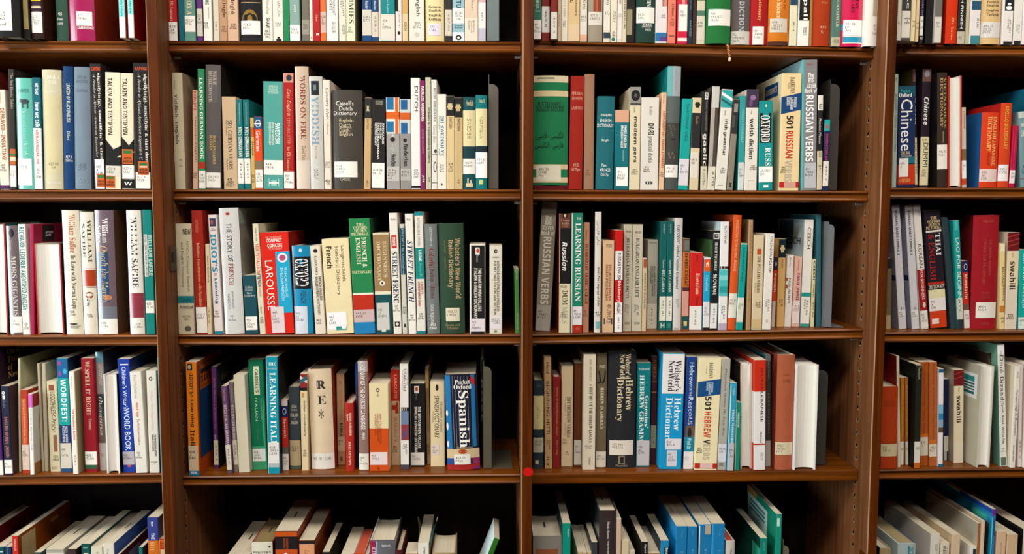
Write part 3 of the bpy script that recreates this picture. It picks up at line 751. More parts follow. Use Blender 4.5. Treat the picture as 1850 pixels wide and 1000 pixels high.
312 362 298|P d2b888|tan and black swedish dictionary, left copy|f298-425 0-100 211f1e ; f345-385 18-72 c8b486 ; f360-372 8-82 c8b486 ; d432-510 35-70 4a3a24 s SWEDISH ; c725-790 20-80 6a5a44 439/.73/K69
364 414 310|P c2a878|tan and black swedish dictionary, right copy|f310-435 0-100 211f1e ; f350-395 18-72 b8a478 ; f365-378 8-82 b8a478 ; d442-520 35-70 4a3a24 s SWEDISH ; d830-860 35-60 6a5a44 s 43
416 496 305|M 174a4e|dark teal and cream book titled swedish|h325-360 30-85 c8bc94 T Swedish ; f390-622 0-100 dccc9c ; d445-570 35-65 3a3428 s SWEDISH ; f624-700 0-100 1a3a40 ; s702-800 0-100 W 439.7/P6899 ; f830-880 35-45 C ; f840-880 58-68 C ; f860-885 25-80 C
499 572 293|M 0f6f70|teal and cream book titled norwegian|h315-340 25-80 b8c49c T Teach ; f380-620 0-100 dccf9e ; d432-570 35-62 3a3428 s NORWEGIAN ; f622-658 0-100 1c2a30 ; s660-825 0-100 V 439.82/C692 ; f838-868 30-65 c8c87a
@R1C 940 90 .28 900
84 306 165 b870 D150|H 1c7448|fat worn green persian english dictionary with cream torn top|f165-208 0-100 d6c8a4 ; f178-186 10-60 3a5a44 ; f212-260 0-100 1c7448 ; f262-300 0-100 d2bf94 ; h335-355 12-80 1c2a22 T DICTIONARY ; h358-376 8-88 1c2a22 T ENGLISH-PERSIAN ; h379-396 8-88 1c2a22 T PERSIAN-ENGLISH ; h525-580 10-86 14281e s ﯽﺳﺭﺎﻓ - ﯽﺴﯿﻠﮕﻧﺍ ; h590-640 5-86 14281e s ﯽﺴﯿﻠﮕﻧﺍ - ﯽﺳﺭﺎﻓ ; f738-770 0-100 d2bf94 ; f822-856 0-100 d2bf94 ; s743-845 9-80 dcd2bc 491.55/H33E/Per
312 404 170 t328|H 9e2418 cl=7a1a10|red persian grammar hardcover|h270-292 10-88 d8a088 s PERSIAN ; h302-322 10-88 d8a088 s GRAMMAR ; h364-384 10-88 d8a088 s LAMBTON ; h730-752 30-75 e0b8a0 s 491.55 ; h760-784 22-82 e0b8a0 s L179pa
406 472 157 t415|H 9c765a|plain tan cloth hardcover between red and teal books|c770-810 15-60 5a3a28 491/.56/D132n
486 600 300 t500|H 1f666e cl=3a4a4c|teal panjabi english dictionary|h412-432 22-82 V s PANJABI ; h445-464 18-82 V s ENGLISH ; h476-498 2-96 V s DICTIONARY ; h572-594 28-68 V s Singh ; h733-752 32-62 V s Pan. ; h762-784 22-82 V s 491.423 ; h794-818 28-72 V s D617p
603 697 388 t614|P 0f6a72|teal farsi english dictionary with peach top|f388-466 2-98 d6a083 ; d488-632 40-86 V b FARSI-ENGLISH/ENGLISH-FARSI ; d645-718 52-68 9fd0cc s (PERSIAN) ; s757-878 12-94 V 491/.55321/M68F
702 770 240 t710|P d9cbab|beige modern persian paperback with black disc|f240-358 0-100 8f8a84 ; o258-330 8-92 1c1a1a ; o282-306 36-64 5a5650 ; f345-352 0-100 2a2624 ; d370-405 35-50 X s Leila ; d430-725 28-70 K b modern pers ; c765-805 15-80 5a5040 491/.55821/P25m
774 888 307 t788|P d9d2c6|white dari practical dictionary|d365-420 45-62 8a8478 s Butkin ; d475-548 40-72 2a2826 b DARI ; d558-728 35-68 3a3836 s practical dictio ; c748-790 12-55 K 491/.56321/B97d ; f848-866 28-68 4a4a4a ; f850-864 38-42 W ; f850-864 52-56 W
@R1C 1160 90 .28 905
108 140 275 t128|P dcb592|thin tan reader with red brown capitals|d285-345 30-60 8a5a3a s Various ; d395-760 35-80 a8431c b SUPPLEMENTARY READER & PHRASES ; c785-820 0-95 4a3a2c 491/.5782/P784
144 228 105 t168|M 4c5250 cl=1f9a9a|tall grey jacketed book with clear top and teal side|f105-298 0-100 a2a9aa ; f105-298 0-40 6aa8a8 ; d120-260 55-72 8a9090 s LANGUAGES ; f300-470 0-100 5a605e ; f470-735 0-100 43413c ; h480-560 20-70 6a6458 T ∿∿/∿ ; h570-585 40-70 1a1a1a b one ; h660-700 20-70 7a7468 T ∿∿ ; s740-822 0-98 W 491.6/L87L
232 298 317 t263|P 149c94|turquoise self study gaelic book|d345-590 42-70 0a4a48 s TEACH YOURSELF · GAELIC ; s702-872 0-100 d6cfd2 491/.6/B8713
302 368 310 t325|P d2c09a|cream and black gaelic book with crown emblem|f406-632 0-100 262628 ; f335-372 35-75 1f2420 ; f345-358 25-85 1f2420 ; d428-480 45-70 c89c4a I Gaelic ; s660-825 0-84 d8cfc0 491.6/B61
372 418 268 t390|P 26221f|black gaelic paperback with white rounded title|f275-320 40-90 V ; f282-312 50-82 26221f ; h288-308 52-80 V b S ; d330-520 55-80 8a867c s TEACH YOURSELF BOOKS ; d540-748 15-85 e6e0d2 b gaelic ; f750-905 0-100 cfc4ac ; d765-870 30-70 4a4438 s 491.6 B 8 Mcm
420 468 235 t455|P 4a4038|leaning brown and pale grey book|f235-372 0-100 c2beb6 ; f372-748 0-50 a89e90 ; f750-905 0-100 d6cebc ; d785-880 55-85 3a342c b B CSS
470 542 257 t518|P ddd7ca|white irish grammar paperback with teal patterned top|f257-370 0-100 2f9c9c ; g270-290 0-100 V 40 ; g310-325 0-100 1a5a60 40 ; d385-420 35-50 X s Stenson ; d445-680 35-72 24221f b irish grammar ; c755-795 30-80 4a4640 491/.62824/S826i ; f870-872 20-70 9a9488
546 586 320 t590|P 857b6c|dark topped grey brown slim book|f320-540 0-100 2f2c2c ; f345-400 20-80 8a8680 ; f420-500 10-50 4a4a4a ; h855-885 30-75 3a342c b ♜
618 656 297 t632|P 2f9290 cl=1a8a88|teal slim self study book left of the welsh dictionary|d380-600 35-70 8fd0cc s TEACH YOURSELF ; s725-905 0-98 ccd0cc 491/.66/B684
660 742 257 t675|P ded6c8|white welsh dictionary with purple picture top|f257-372 0-100 3c2f44 ; o290-325 30-75 8a6a94 ; o320-365 20-50 6a4a6a ; d385-415 35-48 X s King ; d443-705 30-66 24221f b welsh diction ; c740-775 35-95 4a4640 491/.66821/W464 ; f840-890 28-30 b8b0a4 ; f840-842 28-70 b8b0a4
750 842 330 t752|P 128a88|turquoise russian dictionary with black oval title box|o345-380 42-62 0f6f6e ; o350-372 45-58 c8e0d0 ; f408-600 4-88 1a1a1a ; f408-445 30-70 128a88 ; d422-596 12-78 V T OXFORD ; d632-748 45-82 V T RUSS ; s753-855 0-100 V 491.7321/DR ; f872-888 32-68 V
@R1C 1350 90 .28 903
205 336 152 t228|P e3c996 cl=e0d0a8|cream 501 russian verbs paperback with navy band|d175-280 42-68 4a4438 T BARRON'S ; d215-250 32-38 4a4438 s Fourth ; g305-415 0-100 17406e -30 ; d305-385 25-78 W b FOREIGN/LANGUAGE/GUIDES ; d424-505 28-64 24201e b 501 ; d522-698 28-64 bc2a18 b RUSSIAN ; d710-850 25-62 b8ae9c b VERBS ; c750-795 4-30 3a342c 491/.7821/B36f ; f852-888 0-100 bc2018 ; f852-888 24-84 c89a88 ; L195-285 12-62 17406e ; l215-265 16-58 C I BARRON'S
346 446 65 t352|P 7f7c7a cl=8fb4b8|big silver russian verbs book, tall copy near shelf end|f65-895 0-12 4aa8ac ; f130-134 14-100 8a8886 ; h85-105 30-72 b83a4a s Passport ; h150-180 38-78 V b The ; h184-212 40-78 V b BIG ; h218-246 28-92 V b SILVER ; h250-278 16-98 V b Book of ; d293-722 24-76 V b RUSSIAN VERBS ; s728-893 16-96 b4b4b8 491/.78421/R454
449 482 293 t458|P 1f1c1c|black russian phrases booklet with white top|f293-390 0-100 d8d2c4 ; h350-380 25-75 K b E ; d440-608 25-70 W I Russian Phrases ; f652-902 0-100 c8bc9c ; h660-690 30-80 K s RUS ; c740-780 5-95 4a4438 491/.7
486 522 450 t497|P 1c2450|navy slim booklet with teal top, moroccan arabic|f450-522 0-100 1f9a98 ; o480-510 20-70 b84a4a ; d540-715 28-70 b8343c b MOROCCAN AR ; s718-878 0-98 dcd4c8 492.7
@R1D 1590 90 .28 870
76 106 157 t90|P a4b0a0|thin grey green beginner chinese book by the upright|d180-205 35-70 4a544a s Bo ; d285-655 35-75 3a443c s BEGINNER'S CHINESE CHARACTERS
112 224 235 t118|P 1a2a52|navy pocket chinese dictionary with red foot|f235-300 0-100 1a4a60 ; h255-276 12-66 2fa59a T Pocket ; h280-306 2-78 V T Oxford ; d320-652 14-82 V s Chinese ; h655-678 15-70 C s 漢英 ; h680-698 20-80 C s Dictionary ; f690-735 40-100 1a6a7a ; f740-870 0-100 c23416 ; s700-820 6-60 W 495/.1 ; h832-856 10-72 d8a460 T OXFORD
226 246 125 t212 s35|P 261a24 cl=5c5238|chinese beginner guide, left copy half hidden, brown top|f125-205 0-100 6a4a44 ; d300-480 20-80 V B Chinese ; f565-870 0-100 ddd0a6 ; d600-800 20-80 3a3428 s FOR DUMMIES
248 310 125 t270 s30|P 261a24|chinese beginner guide, full spine with cream foot, right copy|f125-205 0-100 6a4a44 ; o130-175 20-80 8a8a94 ; d305-485 25-80 V B Chinese ; f560-872 0-100 ddd0a6 ; h572-588 15-70 4a4438 s FOR ; d600-755 30-85 2f4038 s DUMMI ; c770-820 15-70 3a342c 495/.1821/D97c
372 436 148 t372 s8|H 352820 cl=14110f|dark brown vietnamese dictionary with gilt title|d180-510 25-90 b4915a T VIETNAMESE/DICTIONARY ; f525-600 52-58 a8884e ; s612-770 0-100 W 495.92/V36d
440 526 170 t440 s8|R b5281a cr=c8b8a8|red covered book shelved with its page edges outward|f170-520 0-8 d8d0c8
530 560 372 t525 s10|P c4b39e|cream chinese book with orange brown title|d395-510 45-80 a8441f b chinese ; f640-712 0-100 7a5a3c ; s715-830 0-90 W 495/.1 ; f832-870 0-100 c0441c
643 756 403 t665|H d03a14 cl=1f5a94|orange red english japanese dictionary, blue side|d430-745 28-84 e4b870 T ENGLISH JAPANESE/DICTIONARY ; d660-745 35-50 8a2a10 s 英和辞典 ; s768-850 0-98 e0c4c0 495/.63/E58
760 830 343 t790|H cc401a cl=b81f18|tall red hardcover with faint gold title|d360-640 35-70 c9a23c b APOLLO DICTIONARY ; s740-846 0-92 e8e0dc 495.7/C73d
834 882 490 t862|P b0143c|short crimson book with dotted spine|f500-760 45-55 c83a5c ; s775-860 0-100 e4d8d8 495/V92
886 968 400 t870|M 6f8e92|grey teal jacketed book at right edge|f400-440 0-100 b8c0b8 ; h445-500 20-90 W T A/MODERN ; h520-560 20-90 V s CHINESE ; c745-800 10-90 K 495/.1824/D39 ; f830-834 0-100 9a3a34
972 1100 235 D240|H 0f5f7a|large teal blue hardcover cut by the frame|
@R2A 0 360 .28 872
-70 60 155 t-95|R a82a18 cl=b03018 cr=1a4a48|book with page edges outward at the frame's edge, third shelf|
62 143 172 t35|M 6b5d60|mauve grey book titled mors gigantis|o190-245 30-72 2a2228 ; d265-328 30-50 b8aca4 s Garvey ; d365-750 38-78 c8bcb0 T MORS GIGANTIS ; s755-857 0-100 W 428/G246a
148 196 160 t118|P e2dcd2|white book of anguished english, teal lettering|d178-445 12-78 0f7078 b RICHARD LEDERER ; d455-715 12-80 1f7a70 B ANGUISHED ENGLISH ; c790-840 15-80 7a746c 428/L473a
198 226 158 t190|P 9a1c44 cr=8c1434|magenta authors book, dark panel on its cover|d300-450 40-70 b84a74 s Just Another Author ; R165-275 20-50 201a1c ; r205-245 28-48 d8c8cc b AUTHO/JAMES ; r250-275 84-96 c8a0b0 s A
232 415 285 t200|R a82214 cl=b02416 cr=1f1f22|thick book shelved with white page edges outward, red and black boards|
428 536 70 t387|M dcd2bc|cream love with norma book, rusty author name|d95-345 42-78 b0593c T William Safire ; d360-705 38-72 2f2a28 T In Love with Norma Loqu ; c715-750 15-60 4a443c 428/S128i ; o798-808 20-70 2a2a2a ; h812-832 15-85 3a3a3a s RANDOM/HOUSE
543 630 80 t514|M dbd2be|cream book with rust red middle band|d132-405 52-80 3a3230 T WILLIAM ; d155-375 12-34 3a3230 T SAFIRE ; f445-447 0-100 6a2a1a ; f455-560 0-100 a83a1a ; f568-570 0-100 6a2a1a ; o595-640 20-80 8a4a34 ; o605-650 14-86 dbd2be ; d640-690 30-55 2a2a2a b Uno ; c735-760 15-70 6a645c 428/S128
636 756 70 t602|M 6a5860 cr=5a3a28|glossy photo jacket book titled quoth the maven|f340-660 4-66 27486a ; d120-280 40-72 e0d8d4 T William ; d170-275 8-36 e0d8d4 T Safire ; d300-660 18-66 c8a878 I Quoth the Maven ; o615-650 30-80 b87a5a ; f690-770 0-100 70707a ; s770-868 0-100 W 428/S128q
840 932 70 t806|M e4ddd2 cl=b8b0a0|white book with large black author name and maroon band|d112-570 28-72 2e2a2a T WILLIAM SAFIRE ; f603-762 0-100 8c3440 ; f762-865 0-100 e6ded0 ; c795-830 25-90 6a625a 428/S128w
946 1003 68 t908|P 0c7a72|teal book with white title panel, third shelf beside upright|f225-498 6-44 ded8cc ; d230-490 14-38 2a2a2a b I STAND CORRECTED MORE ON LANGUAGE ; d228-490 52-96 b8d0c0 b WILLIAM SAFIRE ; s650-732 0-100 W 428/S128i
@R2B 290 360 .28 870
105 226 157 t80|P c3b699|beige compact swedish and english dictionary|h190-225 45-95 2f2a24 b NEW ; d270-595 60-80 6a665c s NTC's Compact Swedish ; d275-568 28-46 4a463e s and English Dictionary ; f622-668 0-100 187078 ; h634-658 25-85 0c3a40 s Useful ; h684-704 14-94 24201c b Practical ; c745-780 28-80 6a6254 439.7321/NB1n ; o815-850 40-80 5a5448
230 302 72 t192|H 9e2418|dark red hardcover with white foot label, gilt small title|d130-215 35-60 c87a5a s METHLEIGH ; d280-690 32-66 d0a070 T Infinitive Constructions with Specified ; s695-860 0-100 W 440.7/S687
304 334 288 t280|P d9c6a0|cream thin language course book between red and white books|d365-535 30-75 2a2622 b Learn Byzantine ; d700-800 30-60 8a8068 s 489
344 404 100 t300|P e0d3cf|white pink learning guide with blue letters|f122-175 15-88 2f3a5a ; o130-165 25-60 a04a4a ; h185-205 15-85 3a3a5a s THE/COMPLETE ; d225-468 15-80 157fa4 b IDIOT'S ; h475-490 35-65 3a3a5a s GUIDE ; d510-670 25-70 1a5f80 b Learning ; c715-760 5-70 4a464a 447/.197/B616o ; f850-880 0-100 1a7f98
416 540 57 t372|M d2d0cc cr=8f8a82|tall white the story of french book|o85-103 35-58 b83a3a ; d155-402 36-62 2a2a2a s THE STORY OF ; d413-552 36-62 8a2c1c T FRENCH ; d592-705 44-58 6a6a6a s JEAN-BENOÎT ; d610-705 24-36 8a8a8a s NADEAU ; c745-785 22-60 7a7470 440/.9/N133s ; R70-160 0-30 a8b0a0
552 632 492 t530|P 1a4750|small dark teal french dictionary|h558-575 15-75 b8c0b4 s Collins ; h578-592 15-75 b8c0b4 s French ; h597-612 25-65 b8c0b4 s Gem ; h615-632 5-90 b8c0b4 s Dictionary ; s755-842 0-95 W 443/.21/C697f/1988
642 680 158 t592|P d6cbb0|cream thin book on pitfalls in french|d185-270 30-70 2a2622 s James H. Cox ; d285-478 25-80 d2501c b 1001 PITFALLS IN ; d482-562 25-80 1f3050 b FRENCH ; d570-625 40-70 c05020 s 2nd EDITION ; c755-800 10-85 5a4a3c 448/.2421/C877 ; d695-740 35-65 2a2622 s Barron's
682 864 215 t640|P d0200f cr=8a140c|thick red compact concise french dictionary|h240-254 20-74 e0a08c s DICTIONNAIRE ; h256-280 22-76 ecdcd0 b COMPACT ; h288-312 24-76 ecdcd0 b CONCISE ; h315-330 26-76 e0a08c s DICTIONARY ; f340-735 50-100 1f9cc0 ; o350-412 56-92 e4d8dc ; o362-400 62-86 b04a70 ; d445-655 62-88 c8e4ec s FRANÇAIS·ANGLAIS/ENGLISH·FRENCH ; d395-715 12-38 e8dcd0 s LAROUSSE ; s695-862 22-68 d6c6c6 443/.21/L327/2002
@R2B 520 360 .28 872
46 162 300 t22|M 1c86b0|cyan blue paperback with black title box and bright silver label|o318-340 40-58 d0e0e4 ; f370-578 2-98 1a1c20 ; f382-420 42-58 1c86b0 ; d385-560 14-88 V T OXFORD ; d590-670 40-70 2a3a4a s FRENCH ; s690-870 0-74 c9ccd4 443/.21/D758b
180 246 300 t142|P dacdba|cream french english dictionary with ostrich emblem|o320-345 30-70 2a2622 ; d365-488 35-60 3a342c T LAROUSSE'S ; d500-650 28-92 1f1c1a b FRENCH·ENGLISH/ENGLISH·FRENCH ; d655-745 35-60 3a342c s DICTIONARY ; c770-805 15-60 3a342c 443/L32
255 428 258 t217|P e0cea2|wide cream standard dictionary of french|d303-535 66-82 3a3428 s Langenscheidt ; d305-620 44-60 3a3428 s Standard Dictionary ; d305-445 14-36 2a251e b French ; f725-848 2-78 dcd2b4 ; s730-840 4-74 e8e4e4 443/.21/L265 ; f822-845 35-74 2a8a7c ; f815-838 55-72 e8e4e4
432 566 125 t392|P 237a44 cr=15402a|green pictorial french and english dictionary|h155-172 34-72 ddd6a8 T THE ; h175-194 20-88 ddd6a8 T OXFORD- ; h196-214 24-84 ddd6a8 T DUDEN ; h216-236 10-94 ddd6a8 T PICTORIAL ; d246-440 56-78 e6e0c4 T FRENCH & ; d248-420 28-50 e6e0c4 T ENGLISH ; h462-480 4-96 ddd6a8 T DICTIONARY ; f605-617 0-100 e0dccc ; f617-792 0-100 b22c18 ; s712-793 0-100 c4a8a4 443.21/O98 ; f793-875 0-100 1f78aa
572 676 218 t547|P 95764f|brown and green beginner's dictionary with silver label|f218-228 0-100 d6c8a8 ; d270-505 60-82 d2c29c T BEGINNER'S ; d270-530 22-44 d2c29c T DICTIONARY ; o525-558 32-64 e4dcc8 ; o532-550 42-54 4a3a24 ; f594-614 0-100 ddd2b8 ; f614-870 0-100 18484a ; s668-842 8-84 c4bfb8 443/.21/O983N ; f842-854 34-60 d8d2c4
684 736 88 t652|P dfd8cc|white more street french paperback, red tag|h120-135 15-80 2a2622 I Burke ; f230-315 16-80 b83a30 ; d245-300 30-65 e6dcd4 b more ; d335-668 14-82 1c2c40 T STREET FRENC ; c680-725 5-85 6a645c 447/.09/B917m ; f788-820 18-78 2a2624 ; o793-815 30-66 dfd8cc
742 772 160 t720|P c4c2b4|grey thin book of french by association|f185-485 8-100 14384a ; d190-480 28-82 7ab0bc T FRENCH by Association ; c690-740 0-95 5a564e 448/.242/G97 ; o800-825 30-75 3a342c
780 830 93 t755|P e2dcd2|white street french paperback, bold slanted title|h120-135 18-72 2a2622 I Burke ; d265-665 14-84 1a3050 Q STREET FRENCH ; c740-785 10-85 5a564e 447/.09/B917s
@R2B 720 360 .28 875
122 176 80 t102|P d9d3c6|white using french paperback with teal blocks|f80-104 0-100 1a8088 ; d118-302 30-60 8a8a80 s BATCHELOR & OFFORD ; f312-512 0-100 128078 ; d328-398 38-72 V b USING ; d405-500 34-76 7ac0b0 I french ; d528-610 60-84 b0401c b A GUIDE TO ; d528-690 20-46 b0401c b CONTEMPORARY USAGE ; c730-775 15-80 3a362e 448/.2421/B314u ; f848-878 0-100 16787c
186 266 160 t165|H 6d7270|grey cloth dictionary of colorful italian idioms|d180-302 40-60 d0ccc0 s A DICTIONARY OF ; d318-442 30-72 7a241c T Colorful ; d445-640 36-70 6a3030 T Italian Idioms ; d680-796 32-58 d8d4c8 s CARLA PELLEGRINI ; h798-840 20-76 e0dcd0 b 453/P36d
270 428 155 t255|H 2b4230|dark green italian dictionary with tan lettering|d252-640 66-88 b2946a b Webster's New World ; d262-572 34-60 b2946a b Italian Dictionary ; d265-455 22-28 8a7a54 s Italian∕English · English∕Italian ; s700-787 24-80 d4c8b0 453.21/L945z ; h800-840 22-80 a08c64 s Simon and/Schuster
460 560 290 t455|P dfd8cc|black italian and english college dictionary with white rim|f297-768 10-97 1d1b1c ; f310-355 38-64 W ; o316-346 42-60 c03a1c ; d360-405 42-58 8a8a80 s Bantam ; d442-768 26-78 e4dccc b THE BANTAM NEW COLLEGE/ITALIAN & ENGLISH DICTIONARY ; s768-850 6-96 d6cacc 453/.21/M489N ; f852-872 6-96 1d1b1c
588 668 298 t582|P d4ccba cr=b8a478|white pocket italian english dictionary with green printed cover|o320-348 36-62 2a2622 ; o328-340 46-56 d4ccba ; o368-378 18-80 9a9280 ; d395-742 30-80 5a5448 b MONDADORI'S ITALIAN-ENGLISH/POCKET ENGLISH-ITALIAN DICTION ; s750-836 4-96 d8d0d0 453.21/T228m ; o840-858 35-60 8a8270 ; R400-530 20-90 3f4a2c ; R545-640 20-90 3f5a2c ; R655-780 20-90 3f4a2c
756 784 450 t748|P 48783a|small slim green book beside the middle upright|d470-515 35-65 c8d0a8 b Italy ; d735-840 35-65 a8c090 s Phrasebook ; f450-470 0-100 6a8a5a
@R2C 940 360 .28 850
95 192 18 t140|P 8a7f6c cl=55503f|big silver russian verbs book, copy beside middle upright|h30-48 20-62 6a5c50 s Passport ; h100-128 26-70 d8d2c0 b The ; h132-160 26-70 d8d2c0 b BIG ; h168-194 12-88 d8d2c0 b SILVER ; h198-228 4-96 d8d2c0 b Book of ; d240-672 24-76 d6cfbc b RUSSIAN VERBS ; s678-850 4-98 a49d90 491/.78421/R454
248 322 90 t248 b860|P 1b191a cl=9a1c14|black russian beginner guide with cream foot|f90-540 0-6 d0c8b0 ; f92-186 10-94 6a3a2c ; o88-122 26-70 201a1c ; o94-114 38-58 d8c8a8 ; h125-180 15-90 c8a894 s 1 hour/audio/CD ; d275-460 26-70 V B Russian ; f543-860 0-100 ded4b2 ; h555-572 15-70 3a342c s FOR ; d585-680 28-74 2a2622 T DUM ; d690-800 28-74 b0a898 T MIES ; c725-760 8-60 4a4438 491/.7842/K217
326 398 88 t328 b870|P 1c7c64|green learning russian book, white rim and red foot|f88-870 0-10 d8d8d0 ; h115-132 45-85 c8e0d0 T THE ; d152-655 34-82 V T LEARNING RUSSIAN ; s690-808 14-100 e0d8dc 491/.78242/L438R ; f808-870 14-100 a82a1a ; h820-840 40-75 e0b0a0 s P.M./POTAPOVA
402 442 150 t415 b858|P ab7658|salmon brown arabic grammar with dark red title|d195-262 35-65 6a2a1c s Thornton ; d285-672 32-76 561812 T ELEMENTARY ARABIC A GRAM ; c710-755 5-80 5a3424 492/.75/T513e
476 516 80 t478 b862|M ded6cc cl=2a2a2c|pale grey shiny book on the language of iran|d140-292 25-72 4a463e s ﯽﺳﺭﺎﻓ ﻥﺎﺑﺯ ; d435-690 35-80 2a2624 b (Farsi) The Language of IRAN ; c720-755 10-95 4a463e 491/.55 ; f787-832 20-95 7ab0b4
530 600 268 t530 b862|P d0aa84|tan byelorussian english dictionary|h287-310 25-80 3a3a44 s HIPPOCRENE/& CONCISE ; d420-650 22-78 7f3a20 b BYELORUSSIAN-ENGLISH/ENGLISH-BYELORUSSIAN ; d675-800 35-80 5a4a3c s 491.799 U92b ; f765-804 10-20 1a3a5a ; f765-804 78-88 1a3a5a
608 656 200 t608 b862|P c01812 cl=b01410|bright red book titled dictionary with white blocks|f332-520 0-100 e6dcd6 ; d345-518 30-75 201c1c b RUSSIAN ENGLISH ; d525-662 25-78 e8dcd4 b Dictionary ; f665-735 0-100 e6dcd6 ; d670-730 30-75 201c1c b ENGLISH ; s738-862 0-98 e8e4e0 491.73
660 716 162 t662|P b7ae98 cl=8a8068|grey bulgarian english dictionary, left copy|h200-215 20-80 3a342c s HIPPOCRENE ; d245-635 30-66 3a3428 T BULGARIAN-ENGLISH DICTI ; d675-740 20-70 6a6254 s 491.81/E96a ; h790-805 25-80 3a342c s DICTIONARY
719 784 163 t722|P bbb29c|grey bulgarian english dictionary, right copy|h205-220 20-80 3a342c s HIPPOCRENE ; d250-630 30-66 3a3428 T BULGARIAN-ENGLISH DICT ; d680-745 20-70 6a6254 s 491.81/E95a ; h790-805 25-80 3a342c s DICTIONARY
785 812 380 t788|P c6ae8c|narrow tan hebrew phrases for travellers booklet|f385-440 10-90 a05030 ; d475-705 35-72 5a4a34 T HEBREW FOR TRAVELLERS
815 892 262 t822 b835|P aea898|grey bulgarian pocket dictionary with three title lines|h272-288 15-85 4a443c s Hippocrene ; d430-622 24-78 3a342c b BULGARIAN-ENGLISH/ENGLISH-BULGARIAN/DICTIONARY ; s672-832 0-100 d2c9b4 491.81
@R2C 1160 360 .28 843
103 152 143 t110|P 0e5856|dark teal beginner bulgarian book, left twin|d160-220 40-62 b0c0b0 s RAYBOY ; d390-452 34-66 c0d0bc T Beginner's ; d455-598 30-70 d4d8c4 T BULGARIAN ; s625-782 0-98 d8d4c4 491.81 ; f795-828 20-35 b0c8b0 ; f795-828 65-80 b0c8b0 ; f806-816 20-80 b0c8b0
154 192 143 t162|P 0e5856|dark teal beginner bulgarian book, right twin|d160-220 40-62 b0c0b0 s RAYBOY ; d390-452 34-66 c0d0bc T Beginner's ; d455-598 30-70 d4d8c4 T BULGARIAN ; s625-782 0-98 d8d4c4 491.81 ; f795-828 20-80 2a7a70
198 250 120 t210|M cbc7c2|pale grey glossy serbo croatian grammar|d165-580 28-66 2a2626 Q GROZDIC Serbo-Croatian Grammar ; d640-700 30-70 8a8680 s 491.82/421 ; h825-838 20-70 4a4a4a s Dover
256 298 253 t268|P b5622a|orange serbo croat book with dark top and teal foot|f253-338 0-100 4a463c ; f265-330 15-90 6a665a ; d345-560 30-72 3a241a b SERBO-CROAT ; f568-590 0-100 4a2a34 ; f592-752 0-100 c89080 ; f752-838 0-100 1a4a4c ; f785-815 25-75 c8b878
304 384 345 t318|P c4201a cl=b83418|bright red bosnian dictionary|d360-400 45-65 7a1a14 s Bosnian ; d475-612 46-76 d8c4a0 T Bosnian ; d630-685 40-72 8a1a14 s Dictionary ; s687-845 0-100 e0dcd4 491.82
392 434 375 t402|P 1b9ac2|cyan croatian phrase book with orange square|f375-385 0-100 e0d8d4 ; f386-464 2-98 d2561c ; d400-435 30-70 e8d8c0 b t ; d490-592 28-72 98dcec T Croatian ; s660-825 0-100 d8d4d4 491/.82/C935 ; f825-843 0-100 2a1a24
436 486 203 t458|P 1c1b1d cl=41643c|black self study slovene book with square logo|f215-255 10-92 d4d0c8 ; f222-248 22-80 1c1b1d ; h228-243 35-66 e0dcd4 b TY ; d275-460 34-70 d8d4c8 T TEACH YOURSELF ; d480-612 26-74 e8e4dc b SLOVENE ; s670-830 0-100 dcd8d4 491.84 ; L203-260 0-95 17181a
487 548 145 t510|P e2dcd8 cl=b8ccd0|white colloquial slovene book with teal picture|d170-285 46-70 3a3a3a s SLOVENE ; d170-262 76-90 6a6a6a s COLLOQUIAL ; f430-446 0-12 2a2a2a ; f430-446 20-55 2a2a2a ; f430-446 60-100 2a2a2a ; f450-622 0-100 4ab4b4 ; f490-520 0-100 7acac8 ; f560-600 0-100 2a9494 ; d680-770 25-70 6a6a6a s 491.84/A52 ; f798-843 0-100 b0a0b4
550 603 102 t592|H ce501c cl=8a3210|orange hardcover on the slovene language|d130-462 34-66 e8b488 s INTRODUCTION TO THE SLOVENE LANGUAGE ; s605-762 0-100 d8d4c4 491.84/B816
606 660 283 t640|P 12938a|turquoise paperback with tattered top edge|f283-290 0-100 c8b898 ; d310-525 35-60 0a4a4c s SLOVAK FOR BUSY PEOPLE ; s632-790 0-100 d2d0c0 491.87/D23
664 700 130 t690|P a8845c cl=6a5438|tall tan book with faint title between turquoise and cream|d165-655 35-65 846240 s A THESAURUS OF POLISH SYNONYMS
706 772 232 t728|P cdba96|cream 201 polish verbs paperback|f318-355 35-75 b0481c ; d365-602 40-72 4a3a2a T 201 POLISH VERBS ; d540-600 18-28 6a5a44 s by Krause ; c660-700 30-80 6a5c48 491.85 ; f770-830 0-100 c2a878
775 830 222 t800|P ddd5c9|off-white colloquial polish book|d238-372 48-78 4a463e s COLLOQUIAL ; d378-470 48-78 2a2622 b POLISH ; d640-720 25-75 6a645c s 491.85/M38 ; o770-795 35-65 c8b0a0
@R2C 1350 360 .28 822
154 180 370 t176|P cc3a1c|red polish phrase book with navy top|f370-455 0-100 1a2238 ; o400-430 20-80 8a90a0 ; d478-596 20-80 e0c0b0 b Polish ; f655-820 0-100 c8b4a4
184 236 255 t198|P cda263|tan polish book with blue black top|f255-375 0-100 182228 ; f295-340 30-70 c0b080 ; f310-325 18-82 c0b080 ; d385-440 40-65 6a4a24 s POLISH ; d640-690 20-75 6a4a24 s 491.85/Q63
240 282 360 t260|P dcd4ca|white polish for travellers booklet|d375-440 35-60 b0704a s Berlitz ; d505-670 32-66 4a4640 T POLISH FOR TRAVE ; f505-525 0-22 b83a24 ; f550-572 0-22 b83a24
286 334 370 t310|P d6a898|pink farsi phrase book with purple title|d390-460 35-62 b84a6a B lonely ; d475-648 30-75 7a1f4c b FARSI (PERSI ; f655-800 0-100 ddccc6 ; c680-720 10-95 5a4a4a 491/.558/F232
